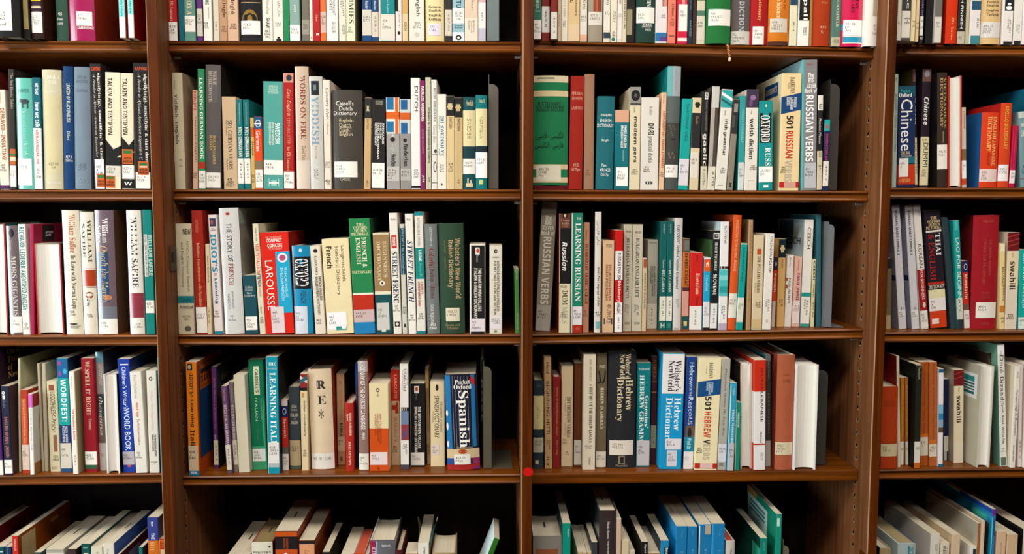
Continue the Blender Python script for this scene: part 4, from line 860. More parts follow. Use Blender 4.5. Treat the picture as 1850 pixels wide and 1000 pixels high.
342 404 130 t372|P dcd5ca cl=9fb4bc|white czech book with teal stripe|d180-318 36-72 24221f s CZECH ; d185-310 78-90 8a8680 s COLLOQUIAL ; f600-626 0-100 168a82 ; d645-745 25-75 7a766c s 491.86/N23 ; f800-820 0-100 3a8880 ; L130-330 40-96 3a5060 ; L150-250 10-36 c0d0d4 ; l240-300 12-80 201e20 s CZECH
408 438 385 t425|P cbbf92|khaki czech booklet with heavy black title|d398-520 20-80 1e1c18 b CZECH ; d545-625 30-70 3a3a2a T Touch ; d660-760 30-75 6a644c s 491.86
440 476 100 t441 D150|P 2a5c64|tall plain dark teal book next to bookend, third shelf|
@R2D 1590 360 .28 838
38 70 380 t46|P a8906a|slim tan book with black top beside right upright|f375-445 0-100 1f1f24 ; f445-745 0-100 6a5a3c
122 172 40 t76|P cdc8cb cl=9a98a8|pale grey korean made simple two|d75-362 32-62 2a2628 b KOREAN MADE SIMPLE 2 ; h695-715 40-70 5a565a s II ; s715-770 0-100 dcd8d2 495/.782/G589k ; L490-525 0-100 1c2c52
206 260 40 t160|P cdc8cb cl=9a98a8|pale grey korean made simple three|d75-362 32-62 2a2628 b KOREAN MADE SIMPLE 3 ; h695-715 40-70 5a565a s III ; s715-770 0-100 dcd8d2 495/.782/G589k ; L490-525 0-100 1c2c52
262 314 38 t208|P ded6ce|white korean for beginners book with red half|d70-110 55-80 6a645c s Amen/Park ; d290-442 30-78 2a2626 s KOREAN ; f455-718 0-100 9c1f1f ; d460-648 35-72 e8dcd4 s FOR BEGINNERS ; o665-700 40-80 d8c8a8 ; s718-830 0-100 ddd8d0 495/.782/A512k
326 442 78 t283|P 211a24|black thai and english pictorial dictionary with orange foot|h115-134 36-74 d0b88a T THE ; h138-156 18-92 d0b88a T OXFORD ; h158-176 22-90 d0b88a T DUDEN ; h178-198 6-98 d0b88a T PICTORIAL ; f204-216 4-96 d8d0c4 ; d225-368 58-88 e0dcd4 T THAI ; d230-525 16-50 a0241c T & ENGLISH ; f537-553 0-100 b02a1c ; h555-578 2-98 d8d0b8 T DICTIONARY ; f585-640 0-100 d8d0a4 ; s640-722 0-100 e0d8d4 495/.9/O98 ; f722-830 0-100 c43c18 ; f770-805 10-52 e0ccc8
456 498 120 t395|H 2a3a40|plain dark slate cloth book, third shelf far end|
500 542 137 t470|P 1c9690|turquoise lao for beginners book|f137-200 20-70 4ab0ac ; d250-640 28-82 dce8e0 s LAO FOR BEGINN ; f640-775 0-100 c4c4b8 ; f775-840 0-100 2a3438 ; d645-720 30-60 4a6a5a s ลาว
544 580 398 t532|P bc2c18|red mandarin phrase book with navy top|f398-472 0-100 1a2450 ; o415-455 20-80 c8ccd4 ; o420-450 28-72 1a2450 ; d485-640 25-75 dcc0b4 b Mandarin ; f675-715 0-100 6a4a3c ; s715-830 0-100 d8ccc4 495/.183 ; f830-838 0-100 b0381c
586 766 103 t612|H 981420 cl=5c0c10|wide crimson hardcover with white label|h130-150 34-74 a85048 s NELSON ; d260-490 60-70 a84a40 T THE MODERN READER'S ; d260-550 38-48 a84a40 T CHARACTER DICTIONARY ; h600-640 38-70 a04038 s TUTTLE ; s665-765 18-98 e4dcd0 495.6/N424 ; h795-812 38-70 a85048 s TUTTLE
770 802 285 t776|P ddc488|narrow yellow cream book with orange band|f290-335 5-95 e4d8b8 ; d435-655 30-80 4a3a24 b INTERMEDIATE/SWAHILI ; f685-727 0-100 c4742c ; c755-800 10-90 4a4030 496/.39
806 887 215 t828|P d4c6b2 cl=c4b49c|cream swahili paperback with maroon pattern top, third shelf|f215-332 0-100 6a1418 ; g240-246 0-100 a03a34 -20 ; g270-276 0-100 a03a34 -20 ; g300-306 0-100 a03a34 -20 ; f334-560 0-100 dcc8a4 ; d345-375 35-55 8a7a5a s Perrott ; d400-580 24-74 2a2420 b swahili ; c735-775 10-70 5a4a40 496/.392/P46s
889 946 325 t898|P 139a90|turquoise survival language book at right edge|d350-700 30-75 c0e4dc s Survival Navajo ; s760-838 0-100 d0d8d0 497/.2
950 1010 400|P b8a880|beige book cut by frame, third shelf|
@R3A 0 615 .28 880
-70 22 45 b872|P 43165e cr=2a1024|purple book at frame edge with dark cover on a trail|s770-872 0-100 W 422/.4/T772 ; R60-330 12-60 1c0c14 ; r65-270 18-52 b08a5a T On the/Trail/of/New
32 112 295 t8 b882|P 1c2034 cr=4a3434|dark navy book with pinkish stripe and white circle|o325-348 15-50 W ; o330-342 24-40 1c2034 ; f352-378 20-50 W ; d385-435 20-60 6a7088 s Arabic ; d492-752 30-70 b06a68 b ENGLISH WORDS ORIGIN ; s768-855 0-100 W 422/B285h
114 136 115 t107 b845|P d2ceac cr=bfba94|pale green white book with a large cover, dark leaf shape|o9999-9999 0-1 K ; R170-310 40-100 2f4a30
146 192 320 t128 b857|P ac361c|red orange thin book with framed panel, fourth shelf|f372-670 15-80 c25a30 ; d380-660 32-62 e0b090 s Spelling and Grammar Made Easy ; s670-832 0-100 cfb6a6 422/D253s
196 240 345 t180 b884|P e6e0d8 cr=cfcabc|white book with pink top block, standing furthest forward|f345-430 0-100 cc68bc ; d440-705 35-70 5aa0a0 s SYSTEMS BEHIND THE ; R345-430 0-100 9a2424 ; R430-900 0-100 cfcabc ; r362-395 30-80 d8c0b8 T THE ; R790-900 0-70 a06a34 ; r800-830 20-80 6a3a1c T WILLIA
252 276 148 t225 b842|P b3a68c|worn cream thin book, left of two behind pink topped book|
280 304 148 t262 b842|P b3a68c|worn cream thin book, right of two behind pink topped book|
326 392 262 t302 b845|P cbbd9a|cream logophile's orgy paperback|f285-320 20-70 8a4a34 ; d330-470 30-78 4a4034 s LOGOPHILE'S ; d475-585 28-78 4a4034 I Orgy ; f608-715 44-78 8a5a44 ; c738-775 30-85 4a4034 423.1/M625l ; h812-828 15-70 8a8068 s DELACORTE
396 466 115 t362 b846|P 189492 cr=1c2c4a|turquoise and navy wordfest paperback|f115-240 0-100 1a5c90 ; o130-160 10-40 a83a7a ; o180-215 55-90 3aa0c0 ; o195-230 15-40 8a4a90 ; d248-520 28-78 e4e8e0 b WORDFEST! ; f545-665 0-100 1f2a58 ; d550-655 25-78 c8ccd8 b WITH WORD/PUZZLE BOX ; s660-822 0-100 c8beb0 428/.1/W776 ; f822-846 0-100 1f4a74
472 506 200 t443 b865|P e4ddd0 cr=ad9d74|white thin vocabulary builder with tan striped cover|d230-320 35-60 b08a4a s Judi Kesselman ; d440-642 25-75 c43c1c b The Vocabulary Builder ; d735-800 35-70 9a948a s 428.1
552 636 115 t515 b848|P 8c1320|dark red book of spelling it right|d132-172 35-72 c8a884 T WE ; d182-482 30-68 d0b08c T SPELL IT RIGHT ; d500-575 38-68 c8a884 T Tenney ; s715-800 0-100 W 428.1/T256s ; f800-826 0-100 2f5a3c
640 692 75 t600 b838|M 8f8780 cr=3a3a44|grey jacketed american thesaurus with slate block|f75-140 0-100 5a8894 ; d150-290 35-82 c8c0b4 T AMERICAN/HERITAGE ; f343-488 0-100 38403e ; f488-660 0-100 6a5850 ; d360-612 25-75 d8d4c8 I thesaurus ; f660-838 0-100 b8b0a4 ; c725-745 20-70 6a625a 423.1
692 776 220 t660 b872 D165|R d8d4d0 cl=d8d4d0 cr=1a1a20|white paperback with wavy page edges outward, fourth shelf|
796 872 120 t757 b850|P 1a3894 cr=1f2a58|bright blue writer's word book for children|f150-158 18-88 d8d8e4 ; d168-440 32-66 e4e8ec s Children's Writer's ; d436-708 30-78 e4e8ec s WORD BOOK ; s715-800 0-100 aea6ac 428.1/M785w ; f800-815 40-70 c05050
878 952 202 t835 b860|P dcd5ca|white word spy paperback|d222-370 30-55 a8a090 s Paul McFedries ; d400-492 30-62 d0501c b word spy ; d505-672 38-58 a04030 s The Word Lover's Guide to ; c715-760 5-60 6a6054 422/.72/M478w
966 1030 195 t935 b860|P d9d3c6 cr=401c18|white book with tiny emblem, beside teal sliver and upright|o232-258 25-60 2a2a2a ; o238-252 34-50 d9d3c6 ; d320-580 30-60 d0b0a4 I A Deeper More Elegant Subject ; d605-745 30-80 4a443e b THE PROFESSIONAL WRITER'S/PHRASE & STYLE REFER ; c775-800 10-80 8a8074 428/.1
1038 1060 110 t1008 b855|P 188a98|teal sliver of a book beside the upright, fourth shelf|
@R3B 300 615 .28 850
148 216 140 t118 b876|P d6781a cr=b84a12|orange learning italian guide with blue foot|f148-192 14-62 2a2420 ; o155-185 20-50 a89a88 ; h200-215 25-60 a0401c b THE/COMPLETE ; d218-345 32-66 24201e b IDIOT'S ; h348-365 40-64 24201e s GUIDE ; d380-555 30-68 24201e b Learning ; d575-676 26-70 24201e b Itali ; s676-838 0-92 c4ac8c 458/.2/E46i ; f838-876 0-100 1c6a90 ; h842-858 20-80 c8d8e0 b ALPHA ; R165-770 6-90 18406c ; R170-330 10-80 c05a14 ; r195-235 14-60 3a2418 s —— ; r240-290 14-70 24201e b IDIO ; r300-320 20-55 3a2418 s GUIDE
310 340 170 t290 b826|P 55285c cr=2a3438|purple better spelling book|d240-570 30-70 b06a8a s BETTER SPELLING in 30 Minutes a Day ; d605-655 30-70 c8a8b0 b CareerPress ; s642-800 0-100 cabfa4 428.1 ; R220-330 20-70 3c3424 ; R340-560 10-40 4a3a20 ; r235-280 22-80 a09478 b BETTER ; r330-560 14-60 8a6a34 T S/IN
394 430 295 t355 b857|P 664464|mauve italian grammar guide, left of twins|d310-390 35-65 b8a4b4 s Teach Yourself ; d415-675 25-78 d0c4c4 b NTC's ITALIAN GRAMMA ; s672-832 0-100 d8d0c0 458.242 ; f832-857 0-100 5a4a54
436 468 270 t400 b847|P 70606a|grey mauve italian grammar guide, right of twins|d310-390 35-65 b0a4ac s Teach Yourself ; d415-645 25-78 c8bcb8 b NTC's ITALIAN GRAMMA ; s642-800 0-100 c8bfa8 458.2 ; f800-847 0-100 7a6a60
470 548 225 t433 b850|P cfc5ab|blank cream spined book beside green italian dictionary|
552 656 125 t520 b832|P 116e4a|green contemporary italian dictionary with white panel|f165-350 32-70 d8d4b8 ; d185-335 42-62 24301f b CASSELL'S ; d370-518 34-50 c8d8c0 s ITALIAN ; d370-515 70-80 7ab090 s CONTEMPORARY ; d568-640 38-48 4a9070 s ENGLISH ; o330-790 78-160 3c9c6c ; f680-832 0-100 3c9468 ; s697-778 4-90 dcdcd4 458/.2421/M966L
660 742 105 t638 b857|P 108ca0 cr=2a2626|turquoise learning italian book with white label|f105-857 0-5 d8d8d0 ; h140-160 20-84 dce8e0 T THE ; h174-186 12-92 b8d4d4 T LIVINGSTONE ; d205-662 30-80 e8ece4 T LEARNING ITALI ; s655-790 4-96 dcd6d0 458/.2421/L438 ; f790-816 4-96 a8acac ; f816-857 4-100 128898
748 792 385 t735 b838|P b8281a cr=3a2a2c|red spanish phrase book with navy band|f385-420 0-100 c8c0bc ; f420-492 0-100 1c2458 ; o435-475 20-80 c8ccd8 ; o440-470 28-72 1c2458 ; d502-626 26-72 e0c8c0 s Spanish ; f685-730 0-100 5a5448 ; s730-838 0-100 d8d0c8 468/.3421/S735
800 870 300 t790 b830|H 363f44 cr=2a2e30|slate cloth book with worn cream label|h412-432 25-72 a8a898 b Italian ; h438-456 20-76 a8a898 b Dictionary ; h468-490 12-84 b8b4a4 b ITALIAN ; h496-508 40-60 a8a898 s and ; h516-538 14-82 b8b4a4 b ENGLISH ; s642-805 0-100 ae9a76 453.2/H69 ; f805-830 0-100 4a5a4c
@R3B 520 615 .28 838
90 137 215 t72|P d7c29a|cream italian vocabulary book with red white picture|f215-302 0-100 8a2a2c ; g225-245 0-100 d8d0c8 30 ; g255-280 0-100 2f5a6a -30 ; f302-322 0-100 1c1a18 ; f335-365 20-55 c08a4a ; d388-615 38-72 2a241e s italian vocabulary ; c702-748 20-75 4a4034 458/.3421/V972
148 312 188 t122 b832|H d4bd9e cr=a03a18|thick rough cream hardcover with fancy letters R E|h258-310 36-74 2e2720 T ℝ ; h260-312 38-74 2e2720 T R ; h356-412 38-74 2e2720 T E ; h440-505 40-62 2e2720 b * ; s728-828 0-100 d8d0c6 REF  459.1  L578d
318 372 215 t315 b800|P ad8660 cr=3a2c20|tan colloquial rumanian book|d245-290 40-62 6a4a2c I I ; d320-520 34-68 8a6440 s COLLOQUIAL ; d530-615 30-72 2a2019 b RUMA ; s620-712 0-100 c4ac8a 459/.8 ; d745-775 35-62 6a4a2c s I
375 436 405 t372 b842|H a6261a cr=8a1c12|small bright red spoken romanian hardcover|d465-612 48-76 e4c8b4 b SPOKEN ROMANIAN ; d470-516 16-40 e4c8b4 b Agard ; d650-802 36-64 e4c8b4 b 459.82 A261s 1976
442 458 148 t438 b815|P 34344c|blue topped sliver of a book beside spanish history|f148-300 0-100 1c3a80
460 522 130 t452 b838|M 8a6c64 cr=b83a1a|mauve history of the spanish language in jacket|f130-200 0-100 b0a4a0 ; d130-572 26-72 e8e0dc b A HISTORY OF THE SPANISH LANGUAGE ; d595-640 35-65 d8d0c8 b PENNY ; s728-832 0-100 dcd8ca 460/.9/P417h
530 657 278 t525 b840|P dcca9e|cream and orange pocket dictionary, spanish shelf|o305-332 36-54 2a2622 ; o312-326 40-50 dcca9e ; h338-360 38-52 2a2622 s N/7216 ; f565-840 0-100 c44a14 ; d470-662 26-64 a04414 s NEW COLLEGE SPANISH/ENGLISH DICTIONARY/UNIVERSITY OF ; d570-662 26-64 7a2c0c s NEW COLLEGE/ENGLISH DIC/ESPAÑOL ; s718-800 3-92 dccac8 463/W421 ; h812-832 40-52 7a2c0c b k
668 724 185 t658 b803|P c9a684|red topped spanish verb book with running figure|f185-388 0-100 b2241a ; d220-372 38-72 d0a484 s LAROUSSE ; o395-425 60-85 a83018 ; f415-445 10-80 a83018 ; f440-468 50-85 a83018 ; d490-652 36-70 b85a34 s SPANISH V ; c675-720 10-70 5a4230 468/.2421/L328
728 783 150 t718 b828|P dfd8d0 cr=2a2a2c|white colloquial spanish book with dusk picture|d180-322 44-68 3a3434 s SPANISH ; d180-290 76-88 7a6a64 s COLLOQUIAL ; d190-320 34-37 b06a5a s —————— ; f430-454 15-100 2a2628 ; f434-452 30-34 dfd8d0 ; f434-452 50-54 dfd8d0 ; f434-452 70-74 dfd8d0 ; f454-640 10-100 6a7c98 ; f540-640 10-100 8a3a40 ; g600-640 30-80 5a4a70 -40 ; d665-730 30-80 6a645c s 468.3421/N72 ; f798-828 0-100 4a4450
792 886 278 t788 b815|P 1b191a|black spanish and english college dictionary, white label|f292-338 30-62 d8d0c4 ; o298-325 36-56 b8401c ; d340-382 38-52 6a6a66 s Bantam ; d425-720 28-76 ddd5c8 b THE BANTAM NEW COLLEGE/SPANISH & ENGLISH DICTIONA ; s720-802 2-98 d4cac2 463/W675N ; f278-815 0-3 c8bca8
@R3B 720 615 .28 812
184 206 175 t170 b797|P ad8a5a|slim tan central french grammar, spanish shelf|d235-290 35-65 6a4a2c s Sanders ; d310-590 30-72 5a3a20 s ESSENTIAL SPANISH GRAMMAR ; c655-735 5-95 5a4228 465/.G59
208 302 268 t202 b812|P dac59c|cream spanish dictionary with phoenix emblem|o282-322 36-58 2a2622 ; d355-627 28-60 24201c s SPANISH DICTIONARY ; d392-590 68-82 4a4034 s THE UNIVERSITY OF CHICAGO ; d455-525 14-22 6a5a44 s David Pharies ; s668-735 8-60 d4c4bc 463/.21/C612U/2004
310 526 225 t287 b836 D165|M 1b1c2c cr=3a0f18|fat cracked pocket spanish dictionary in black and blue|f225-700 2-18 1f6ea4 ; f225-690 80-92 1f6ea4 ; f232-690 24-25 8a8a98 ; f232-690 32-33 8a8a98 ; f232-690 41-42 8a8a98 ; f232-690 50-51 8a8a98 ; f232-690 60-61 8a8a98 ; f232-690 70-71 8a8a98 ; o650-690 2-8 e8e0d8 ; o530-580 2-8 e8e0d8 ; o450-490 2-8 e8e0d8 ; g228-268 80-92 c02a2c 30 ; h255-284 32-78 e0d8d0 T Pocket ; h286-316 28-82 e0d8d0 T Oxford ; d325-692 34-72 ece6dc T Spanish ; f700-760 0-100 c8b088 ; h686-702 32-80 c8b088 s Dictionary ; o702-732 36-62 a8401c ; f760-800 0-22 2a4a8a ; f760-800 78-100 8a2a5a ; s735-815 22-72 dcd6cc 463.21/P765 ; f800-836 0-100 9a2420 ; f815-836 80-100 7a2a6a
530 546 120 t530 b800|P 1c1a1c|thin black book behind fat spanish dictionary, pale letters|d250-520 25-85 6a6864 b ROSE
@R3C 940 615 .28 826
84 149 258 t84|M 24323e|navy and cream latvian book by middle upright|h280-300 25-75 6a7050 s Teach/Yourself ; f355-572 0-100 d2bf88 ; d425-502 32-60 3a3428 s LATVIAN ; s625-720 0-100 aea690 491.93/L977t ; f770-796 20-52 c8c08a
158 205 105 t152|P b28d64|tan beginning hittite paperback|d140-212 26-72 2a2019 s Held ; d262-602 26-72 2a2019 s BEGINNING HITTI ; d640-700 25-80 5a4030 s 491.998/B363 ; d748-805 26-72 2a2019 s ica
208 256 235 t210 b822|H 7b1e13|dark red cloth hardcover beside hittite book|d300-615 45-68 b8814e s MANUAL OF PALESTINE ENGLISH—DIALECT ; d640-735 45-70 b8814e s 492.1 St6g
262 338 165 t260 b810|P c8af8c|tan paperback of 201 hebrew verbs, fourth shelf|d362-622 48-80 4a4038 T 201 HEBREW VERBS ; d365-455 28-38 6a5a48 s Fully Conjugated ; d530-615 28-38 6a5a48 s by Abraham S. ; c630-668 10-50 6a5a48 492.4/H230h ; h710-740 32-66 6a5a48 s R/TS
346 394 145 t345 b815|P 582c14|brown book on modern literature with pale label|d180-300 50-72 7a4a24 s The Modern Hebrew ; d310-610 50-72 7a4a24 s Literature and Culture Institute ; s640-800 0-98 bcb4a6 492/.4/H465a
402 482 90 t405 b832|P d8cbb5|ivory history of the hebrew language|d118-260 48-66 8a7e6a s ANGEL SAENZ-BADILLOS ; d278-658 48-74 3e3730 T A HISTORY OF THE HEBREW LANGUA ; c672-700 15-75 5a5044 492.409/S127h ; d750-800 48-62 8a7e6a s CAMBRIDGE
487 552 82 t497 b822|H 6a5b44|olive brown hebrew in america hardcover|h158-175 25-85 d0c8b0 s MINTZ ; h195-280 10-90 1f1d1a s ע ; d302-570 38-70 d8ceb4 T HEBREW IN AMERICA ; s715-815 0-100 d6ccba 492.4/H479h
562 742 70 t578 b824|H 262629|thick charcoal hebrew dictionary, gilt letters and white label|d85-238 60-80 d8c8a2 T Webster's ; d88-240 40-58 d8c8a2 T New World ; f240-246 30-80 d8c8a2 ; d252-452 62-88 d8c8a2 T Hebrew ; d250-520 26-54 d8c8a2 T Dictionary ; s643-738 7-92 e0d6c6 492.4321/W337w ; f742-795 38-62 8a7c60 ; f750-790 45-58 262629 ; h798-812 30-72 a8987a s Macmillan
746 834 145 t757 b814|P 0f7074|teal hebrew grammar with white serif title|h176-190 14-88 d0e0dc T GESENIUS ; d220-652 20-52 dce6e0 T HEBREW GRAMM ; d355-562 58-86 dce6e0 T Gesenius' ; d660-730 20-50 5a9898 T AR ; s643-804 5-96 beb6b8 492/.45/G39h
838 878 105 t850 b796|P 4c1d22|maroon brown book with tan label, beside teal grammar|f105-230 0-100 5a3022 ; d120-250 30-75 8a5a3a T BIBLE ; f262-266 0-100 a87a4c ; f328-334 0-100 a87a4c ; s545-692 0-100 a89478 492.4
@R3C 1160 615 .28 830
94 252 85 t118|P 1690c2 cl=1c9ccc|wide white and cyan hebrew dictionary|f85-340 0-100 e2dcd8 ; d125-325 56-86 1e1c1e T Webster's ; d128-325 26-54 1e1c1e T NewWorld ; d365-578 58-88 e8ecec T Hebrew ; d365-632 20-50 e8ecec T Dictionar ; s705-810 32-78 cfcbd0 492/.4321/W337w ; s630-700 22-96 dcd6d6 Ref/492.4
266 330 105 t290 b828|P 1b3b7c|dark blue hebrew for the rest of us|d140-285 30-78 c8d4e4 s Hebrew ; d290-358 34-62 c8d4e4 s FOR THE ; d365-455 30-76 c8d4e4 s Rest ; d460-505 36-64 c8d4e4 s OF ; d500-540 30-76 c8d4e4 s US ; f548-620 10-94 6a5040 ; o558-630 32-72 24242c ; f620-714 0-100 187a90 ; d630-700 28-70 b8d8dc s Fields ; f714-828 0-100 ddd6d4 ; c745-770 10-50 a8a0a0 492.4
334 482 115 t365 b836|P e6d7ac|cream 501 hebrew verbs with navy band|d138-240 46-64 4a4438 T BARRON'S ; d165-210 32-38 6a6254 s Fourth ; g265-365 0-100 174a7e -22 ; d268-345 36-68 d0dce4 b FOREIGN/LANGUAGE/GUIDES ; d360-442 34-62 24201e b 501 ; d455-622 34-64 c4461a b HEBREW ; d636-662 34-64 24201e b V ; d664-765 34-64 c0b498 b ERBS ; c685-725 4-30 4a4438 492/.4824/B663f ; f788-822 0-100 b42c1a ; f788-822 24-80 d8b4ac
486 547 120 t517 b834|P a7a296|grey prayerbook hebrew paperback|d178-612 34-66 33302c I Prayerbook Hebrew the Easy Way ; s664-780 0-100 d0cad0 492.482/A559p ; h788-806 20-66 3a3632 s EKS
546 590 275 t570 b840|P 2f96b8|cyan iraqi phrasebook with grey foot|d303-350 40-66 c8dce0 s Tuttle ; d445-660 34-72 d0e4e8 b IRAQI PHRASEBO ; f285-660 0-8 d8d8a0 ; s660-838 0-100 b4b6ba 492/.7/L92
597 630 400 t612 b837|P 12806c|green short phrase book beside pale page edges|d465-560 34-66 c0dcd0 b HEBREW ; f400-835 0-12 d8d4b0
634 712 150 t634 b827 D170|R cdb5a5 cl=24201f|pinkish page edges outward beside spoken lebanese, fourth shelf|
@R3C 1350 615 .28 830
36 116 125 t40 b853|P ddd8d4 cl=c03018|red and white spoken lebanese book|f125-328 0-100 c22c14 ; d175-328 56-78 2a2220 s SPOKEN ; d330-525 56-78 2a2626 s LEBANESE ; d585-660 54-70 2a2626 Q Maksoud ; f664-672 0-100 b42c1a ; d720-770 55-78 a8a4a0 s 492.77 ; f832-853 0-100 b42c1a ; L125-328 0-100 c22c14 ; L328-660 0-100 d8d4d0
118 158 95 t118 b812|P 3b3836 cl=2a5a64|charcoal book with faint title beside salmon hardcover|d130-245 45-72 8a867c s HOYTMAN ; d335-600 45-72 77736a T ELUCIDATING ; f645-812 0-100 b0a898 ; f95-130 0-100 5a605e
160 292 95 t175 b833|H a4563a cl=7a3222|salmon brown hardcover with cream label|h215-228 30-70 8a4630 s ARABIC ; h248-272 30-74 8a4630 s GRAMMAR ; s655-736 0-98 cfbf9e 492.1/O61ba/1913
296 438 155 t314 b857 D180|R dcd8d4 cl=e6e6e6 cr=4a1a14|large white book with page edges outward by the bookend|
@R3D 1570 615 .28 815
78 182 300 t88 b840|H a6380f|rust orange hardcover with cream label, fourth shelf|h320-324 5-95 8a2a0a ; h385-430 12-80 96300c s ———/——— ; s668-748 0-98 c7b78f DC/2311C
186 204 100 t178 b817|P cdbda2 cl=8a1412|cream spined thin book with red cover behind rust hardcover|d200-270 35-65 8a7a62 s Chinese
198 230 240 t205 b806|P a66420|amber paperback with white label, left twin|d290-620 35-70 d0a05c s Elementary Cantonese Vocab ; s650-800 0-100 d6cfba 495
232 257 240 t229 b806|P a66420|amber paperback with white label, right twin|d290-620 35-70 d0a05c s Elementary ; s650-800 0-100 d6cfba 495
286 328 155 t302 b826|P 1f241d cl=14170f|black green book with white label and orange foot|f155-160 0-100 b8b090 ; d165-250 35-70 a8a890 s Textbook ; s650-785 0-100 dcd6ca 495 ; f785-826 0-100 c4661c
328 384 140 t330 b808|P a44f1a|orange brown book with spine lines, left twin|d150-620 34-68 7a3610 s Dictionary of Martian Nights Reader ; s622-742 0-100 cfc4ae 495/.1 ; f600-622 0-100 c4661c
386 444 140 t388 b810|P aa5a2a|orange brown book with spine lines, right twin|d150-640 34-68 7a3c18 s Dictionary of Mandarin Usage Reader ; s668-748 0-100 d2c8b4 495.1/R21 ; f640-668 0-100 c46a24
444 477 183 t450 b814|P e4dcdc|white slim book with sky picture and blue ends|f183-206 0-100 1f5a80 ; f412-470 0-100 7ab0d0 ; f470-510 0-100 2a80b0 ; f510-560 0-100 8aa0b8 ; f560-592 0-100 5a4a34 ; f796-814 0-100 1a6a90
484 518 250 t488 b772|P 1b2340|dark navy thin book next to swahili, fourth shelf|f615-712 0-100 cfc8b8 ; f712-772 0-60 b8b0a0
536 608 190 t540 b788|P d9cbab cl=a89e88|cream swahili paperback with maroon pattern top, fourth shelf|f190-292 0-100 681216 ; g215-220 0-100 a03a34 -20 ; g245-250 0-100 a03a34 -20 ; d302-330 40-60 8a7a5a s Perrott ; d355-528 26-74 262019 b swahili ; c668-715 15-70 5a4a40 496/.392/P46s ; f655-788 0-100 d8ccb4
692 776 165 t718 b818 D130|R c4bca8 cl=bcb49e cr=8a8478|curled pale paperback with page edges outward, barcode on cover|L225-385 36-92 e8e8e8 ; L245-280 46-84 2a8a8a ; L288-300 46-84 2a6a6a ; L308-318 46-84 2a6a6a ; L326-336 46-84 2a6a6a ; L344-362 46-84 2a6a6a
782 804 82 t768 b792 D130|P 38291f|dark brown slim book left of green and white book|d120-200 30-65 8a7a6a s Hopi
844 898 28 t826 b812 D130|P dad6cc cl=6a9a82|tall white navajo language book, green side|f28-90 0-100 e4e0dc ; d95-400 26-78 24221f s Diné Bizaad: ; d402-664 28-70 34322e s Speak, Read, Write Na ; d68-92 30-60 6a6a6a s Irvy ; c690-718 12-80 8a867c 497/.2/G61d ; f752-805 8-80 5a6a5a
904 950 165 t934 b828 D130|P e2d8cc cl=d8cdb0|ivory navajo english dictionary|d200-242 35-75 5a5070 s Leon/Wall ; d318-612 30-78 6a4a6a T Navajo-English Dictionary ; d672-780 30-60 5a4a6a b NAVAJO NAV'
955 984 160 t967 b815 D120|P ddcfc8|pinkish white thin book, second from right edge on fourth shelf|d640-760 30-75 8a7a74 s 497.2
990 1040 150 b826 D120|P dccfc6|pinkish white book cut by frame, fourth shelf|
@R4A 0 850 .17838 0
-330 -200 690 D200|H 5a1014|dark red hardcover with white plate at bottom shelf's edge|R500-640 10-60 b8b4b0 ; r545-600 16-54 2a2a2a s A Field
-60 40 772 D190|P 0f4a50|teal spined book with white page tops, bottom shelf|h812-870 30-90 b8d0c8 b C
48 112 772 D180|P 1b2f50|dark blue narrow book left of red spined book|d776-870 25-55 5a8aa0 s Writing
118 180 660 D205|P be281c cr=96460f|red spined book with large orange brown cover|d690-812 34-66 e0c0b0 s HANDBOOK ; R690-1100 5-30 c4a878 ; R720-760 60-75 c48a50 ; r700-760 84-92 d8a878 s R2
345 412 828 D170|P 3c4840|grey green book with yellowed page tops, bottom shelf|
466 648 790 D180|P c8bfad mk=1|thick worn white paperback with pale page tops|f798-806 0-100 8a8474 ; f815-822 0-100 8a8474
680 768 795 D180|P 3a2b28|dark brown book with dog eared corner, bottom shelf|
822 916 742 D190|P 0e4a46|deep green book with title letter E, bottom shelf|h770-785 20-70 c0d0bc s English ; h830-880 25-75 d0d8c0 b E
918 1036 770 D190|P d0c7b0|ivory book with curled dark top, beside green book|d820-890 40-65 6a645a s Style
1042 1152 735 D185|P d3caba cr=43639c mk=1|cream book with blue cover side, bottom shelf|d790-880 30-50 8a8a90 s Roget
1194 1216 840 D190|P c0ae90 cr=5a1c20|thin tan topped maroon covered book|R900-1000 20-50 7a6a80
1404 1442 775 D170|P 0f6a64 cr=4a3420|thin teal book with white page tops beside purple book|
1490 1604 475 D150|P 353f86 cr=5a5468|purple navy book with orange lower spine, at left upright|d515-562 34-56 e0e0e8 b Barr ; d630-692 32-62 e4e4ec b THE ; f705-1100 0-100 c8681c ; f722-732 20-60 e0a868 ; f745-755 20-60 e0a868 ; f768-778 20-60 e0a868 ; f790-800 20-60 e0a868 ; R560-700 30-80 1a2024
1608 1676 690 D150|P b2300f|orange red book with yellow frame at left upright|f700-1000 0-12 d0861c ; f700-708 0-100 d0861c ; d715-780 35-70 c86a1c b ETY ; f795-1000 20-80 d8b090
@R4B 290 850 .17838 0
680 906 848 D180|P cdc5b6 mk=1|grey white book with a black mark on its page tops|
916 1128 735 D140|H dfdac6 cl=8a1c12 cr=8a1c12 mk=1 pg=8a7448|cream and red hardcover with brown page tops|h772-776 8-80 6a6a5a s — ; o762-782 82-92 3a3a34 ; h815-838 6-92 4a4a40 T WEBSTER'S
1158 1384 615 D185|P 1f1a1c cr=8a3a14 mk=1|orange and black topped book with white page tops|f615-664 0-100 c24e1a ; d680-790 36-60 a8481c b GARNER'S/MODERN ; f795-1100 0-100 c24e1a ; o828-900 36-58 e0dcd0
1404 1558 703 D180|P d8946a cr=84380f|peach spined book with black top edge|f703-740 0-100 24221f ; d800-870 34-64 8a4a34 I Lost
1640 1708 825 D160|P 1d1917 cr=2a2018|narrow black book with pale page tops|
@R4B 600 850 .19459 0
80 196 782 D150|P b09a6c|tan book left of bright orange red book, bottom shelf|
206 298 768 D130|P c64818 pg=b8482a|orange red book with matching page tops|
